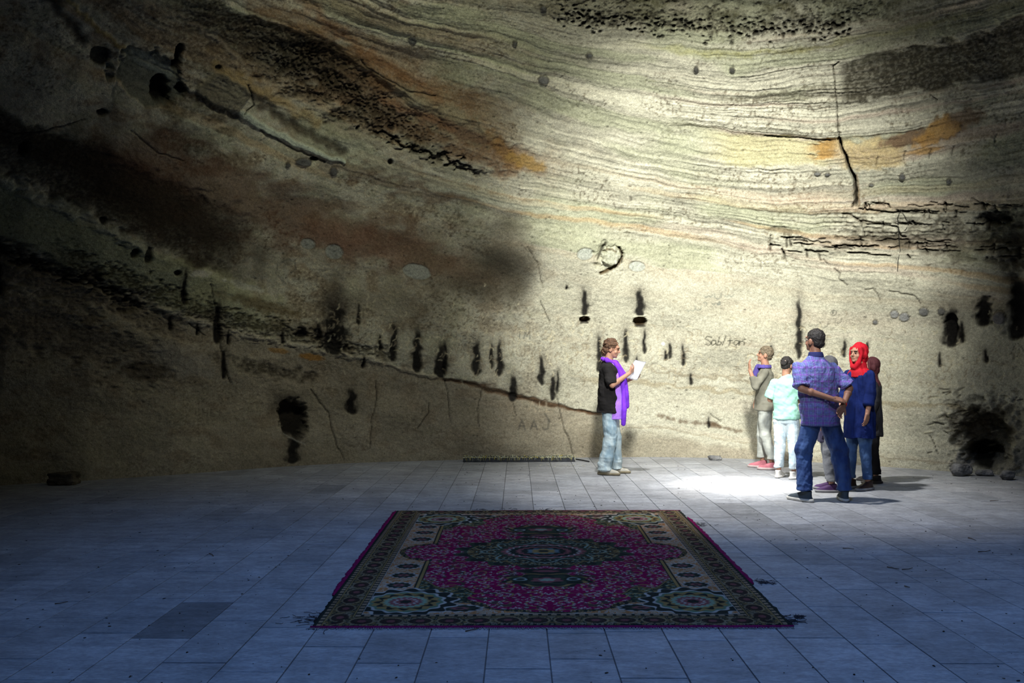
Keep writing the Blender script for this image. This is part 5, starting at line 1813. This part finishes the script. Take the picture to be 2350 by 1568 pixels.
# ============ 6. person in grey trousers hidden by the man
ph_ = on_floor(1902, 1127)
HID = make_person('person in grey trousers and purple shoes, glimpsed between the legs of the man', (ph_.x, ph_.y, 0), math.radians(75), .84, dict(
    head=(0, 0, 0), elL=(-.20, .0, 1.16), wrL=(-.18, .08, .94), elR=(.20, .0, 1.16), wrR=(.18, .08, .94), thL=1, thR=-1,
    hair=scarf(noisy('grey_scarf', (.07, .07, .075), .8, .3, 8, .5, 30)), top=coat(noisy('grey_violet_coat', (.05, .045, .085), .85, .3, 7, .5, 30), .64, .175, .135, 1.8, 15),
    legs=dict(mat=cloth('grey_trousers', (.20, .21, .23)), r=(.090, .070, .058, .14), amp=.008, seed=9),
    shoes=dict(mat=noisy('purple_canvas', (.055, .022, .09), .7, .3), sole=noisy('grey_sole_b', (.22, .22, .24), .8), lace=cloth('lilac_lace', (.4, .25, .5)))))


# ============ 7. visitor in white trousers by the wall, one arm raised
def visitor_top(root, s, sh, el, wr, lean, body):
    o = Shape()
    torso(o, lean, .84, .20, .160, .17, .135, .185, .125)
    sleeves(o, sh, el, wr, lean, 1.6, .060, .056, .05)
    o.build('tunic', noisy('olive_grey_cotton', (.17, .165, .13), .9, .2, 8, .4, 30), root, s, .008, 2, folds(.009, 10, 8, 12))
    n = Shape()
    n.loft([((0, .0, 1.44), .12, .10, 0), ((0, .0, 1.49), .10, .09, 0)])
    n.chain([(.02, .09, 1.46), (.03, .14, 1.32), (.0, .15, 1.18)], [.04, .05, .035])
    n.build('neck_scarf', noisy('indigo_scarf', (.075, .055, .25), .85, .25, 8, .5, 30), root, s, .007, 2, vfolds(.007, 5))


pv = on_floor(1757, 1076)
VIS = make_person('visitor by the wall in white trousers and pink shoes, one forearm raised', (pv.x, pv.y, 0), math.radians(72), .93, dict(
    head=(8, 0, 0), elL=(-.22, .12, 1.18), wrL=(-.16, .20, 1.42), hdL=(.05, .1, 1), hnL=(.3, -1, 0), thL=1,
    elR=(.20, .0, 1.16), wrR=(.16, .12, .98), thR=-1, knR=(.09, .04, .49), anR=(.10, .05, .085), knL=(-.09, 0, .49), anL=(-.10, -.09, .085), fdR=6, fdL=-6,
    hair=cap_hair(noisy('grey_brown_hair', (.15, .12, .08), .7, .4, 50, .8, 90), cz=1.672, r=(.086, .100, .094), amp=.008), hairmat=HAIRBR, top=visitor_top,
    legs=dict(mat=cloth('white_trousers', (.42, .44, .40)), r=(.104, .080, .066, .15), amp=.008, seed=10),
    shoes=dict(mat=noisy('pink_canvas', (.40, .13, .16), .8, .3), sole=noisy('pinkish_sole', (.42, .34, .33), .8), lace=cloth('pink_lace', (.5, .3, .32)))))

# the white sheet the reader holds
bm = bmesh.new()
nx, ny = 10, 12
vs = [[bm.verts.new(((i / (nx - 1) - .5) * .20, .012 * math.sin(i / (nx - 1) * PI) + .01 * (j / (ny - 1)) ** 2, (j / (ny - 1) - .5) * .27)) for i in range(nx)] for j in range(ny)]
for j in range(ny - 1):
    for i in range(nx - 1):
        bm.faces.new((vs[j][i], vs[j][i + 1], vs[j + 1][i + 1], vs[j + 1][i]))
r = bmesh.ops.solidify(bm, geom=bm.faces[:], thickness=0.002)
me = bpy.data.meshes.new('paper_sheet')
bm.to_mesh(me)
bm.free()
pp = link('paper_sheet', me, noisy('white_paper', (.78, .80, .80), .8, .05))
bpy.context.view_layer.update()
pp.location = READER.matrix_world @ V3((.0, .335, 1.325))
pp.rotation_euler = (math.radians(-28), math.radians(8), math.radians(-102 + 50))
tag(pp, 'white sheet of paper held up by the reader in the violet shawl', 'paper')
# ------------------------------------------------------------------ hanging wire on the right wall
bpy.context.view_layer.update()


def wall_pt(px, py, out=0.015):
    d = Vector(ray(px, py)).normalized()
    dg = bpy.context.evaluated_depsgraph_get()
    mi = wb.matrix_world.inverted()
    ok, loc, nor, idx = wb.ray_cast(mi @ Vector(CP), d)
    if not ok:
        return on_floor(px, py)
    return Vector(loc) - d * out


def wirepath(pts, name, label, r=.004, mat=None):
    P = [wall_pt(*p) for p in pts]
    return stick(name, P, r, mat or M_BLACK, label, 'wire')


wirepath([(2066, 533), (2078, 528), (2085, 515), (2078, 500), (2067, 480), (2060, 500), (2062, 522), (2064, 560), (2066, 575), (2061, 597), (2060, 622)], 'hanging_wire', 'thin dark looped wire hanging down the cracked beds of the wall')

# ------------------------------------------------------------------ light
w = bpy.data.worlds.new('world')
SC.world = w
w.use_nodes = True
bg = w.node_tree.nodes['Background']
bg.inputs['Color'].default_value = (0.30, 0.45, 0.9, 1)
bg.inputs['Strength'].default_value = 0.25


def aim(o, target):
    o.rotation_euler = (Vector(target) - o.location).to_track_quat('-Z', 'Y').to_euler()


def spot(name, loc, target, power, ang, blend, rad, col):
    l = bpy.data.lights.new(name, 'SPOT')
    l.energy = power
    l.spot_size = math.radians(ang)
    l.spot_blend = blend
    l.shadow_soft_size = rad
    l.color = col
    o = bpy.data.objects.new(name, l)
    COL.objects.link(o)
    o.location = loc
    aim(o, target)
    return o


spc = on_floor(1692, 1113)
spot('sun_shaft', (1.0, 7.9, 7.2), (spc.x, spc.y, 0), 15000, 12.5, 1.0, 0.04, (1, 0.98, 0.93))
spot('sun_halo', (1.0, 7.9, 7.2), (spc.x, spc.y, 0), 3200, 23, 1.0, 0.1, (1, 0.98, 0.95))
spot('sun_glow', (1.0, 7.9, 7.2), (spc.x, spc.y, 0), 2600, 52, 1.0, 0.15, (1, 0.98, 0.95))
spot('wall_wash', (0.8, 0.8, 6.7), (2.75, 11.8, 2.35), 11500, 36, 1.0, 0.35, (1, 0.99, 0.93))  # added spot below the solid roof, brightens the right wall
spot('wall_fill', (0.4, 4.0, 7.8), (0.2, 11.5, 3.7), 820, 86, 1.0, 0.5, (1, 0.99, 0.80))  # added fill lamp that lifts the left and upper wall
spot('blue_sky', (0.6, 2.6, 8.0), (1.0, 5.0, 0), 1250, 84, 1.0, 0.6, (0.17, 0.40, 1.0))

SC.view_settings.view_transform = 'Standard'
SC.view_settings.look = 'None'
SC.view_settings.gamma = 1
SC.view_settings.exposure = 0.0
SC.view_settings.use_curve_mapping = False
SC.cycles.max_bounces = 6
SC.cycles.diffuse_bounces = 3
SC.cycles.sample_clamp_indirect = 30
SC.cycles.adaptive_threshold = 0.03
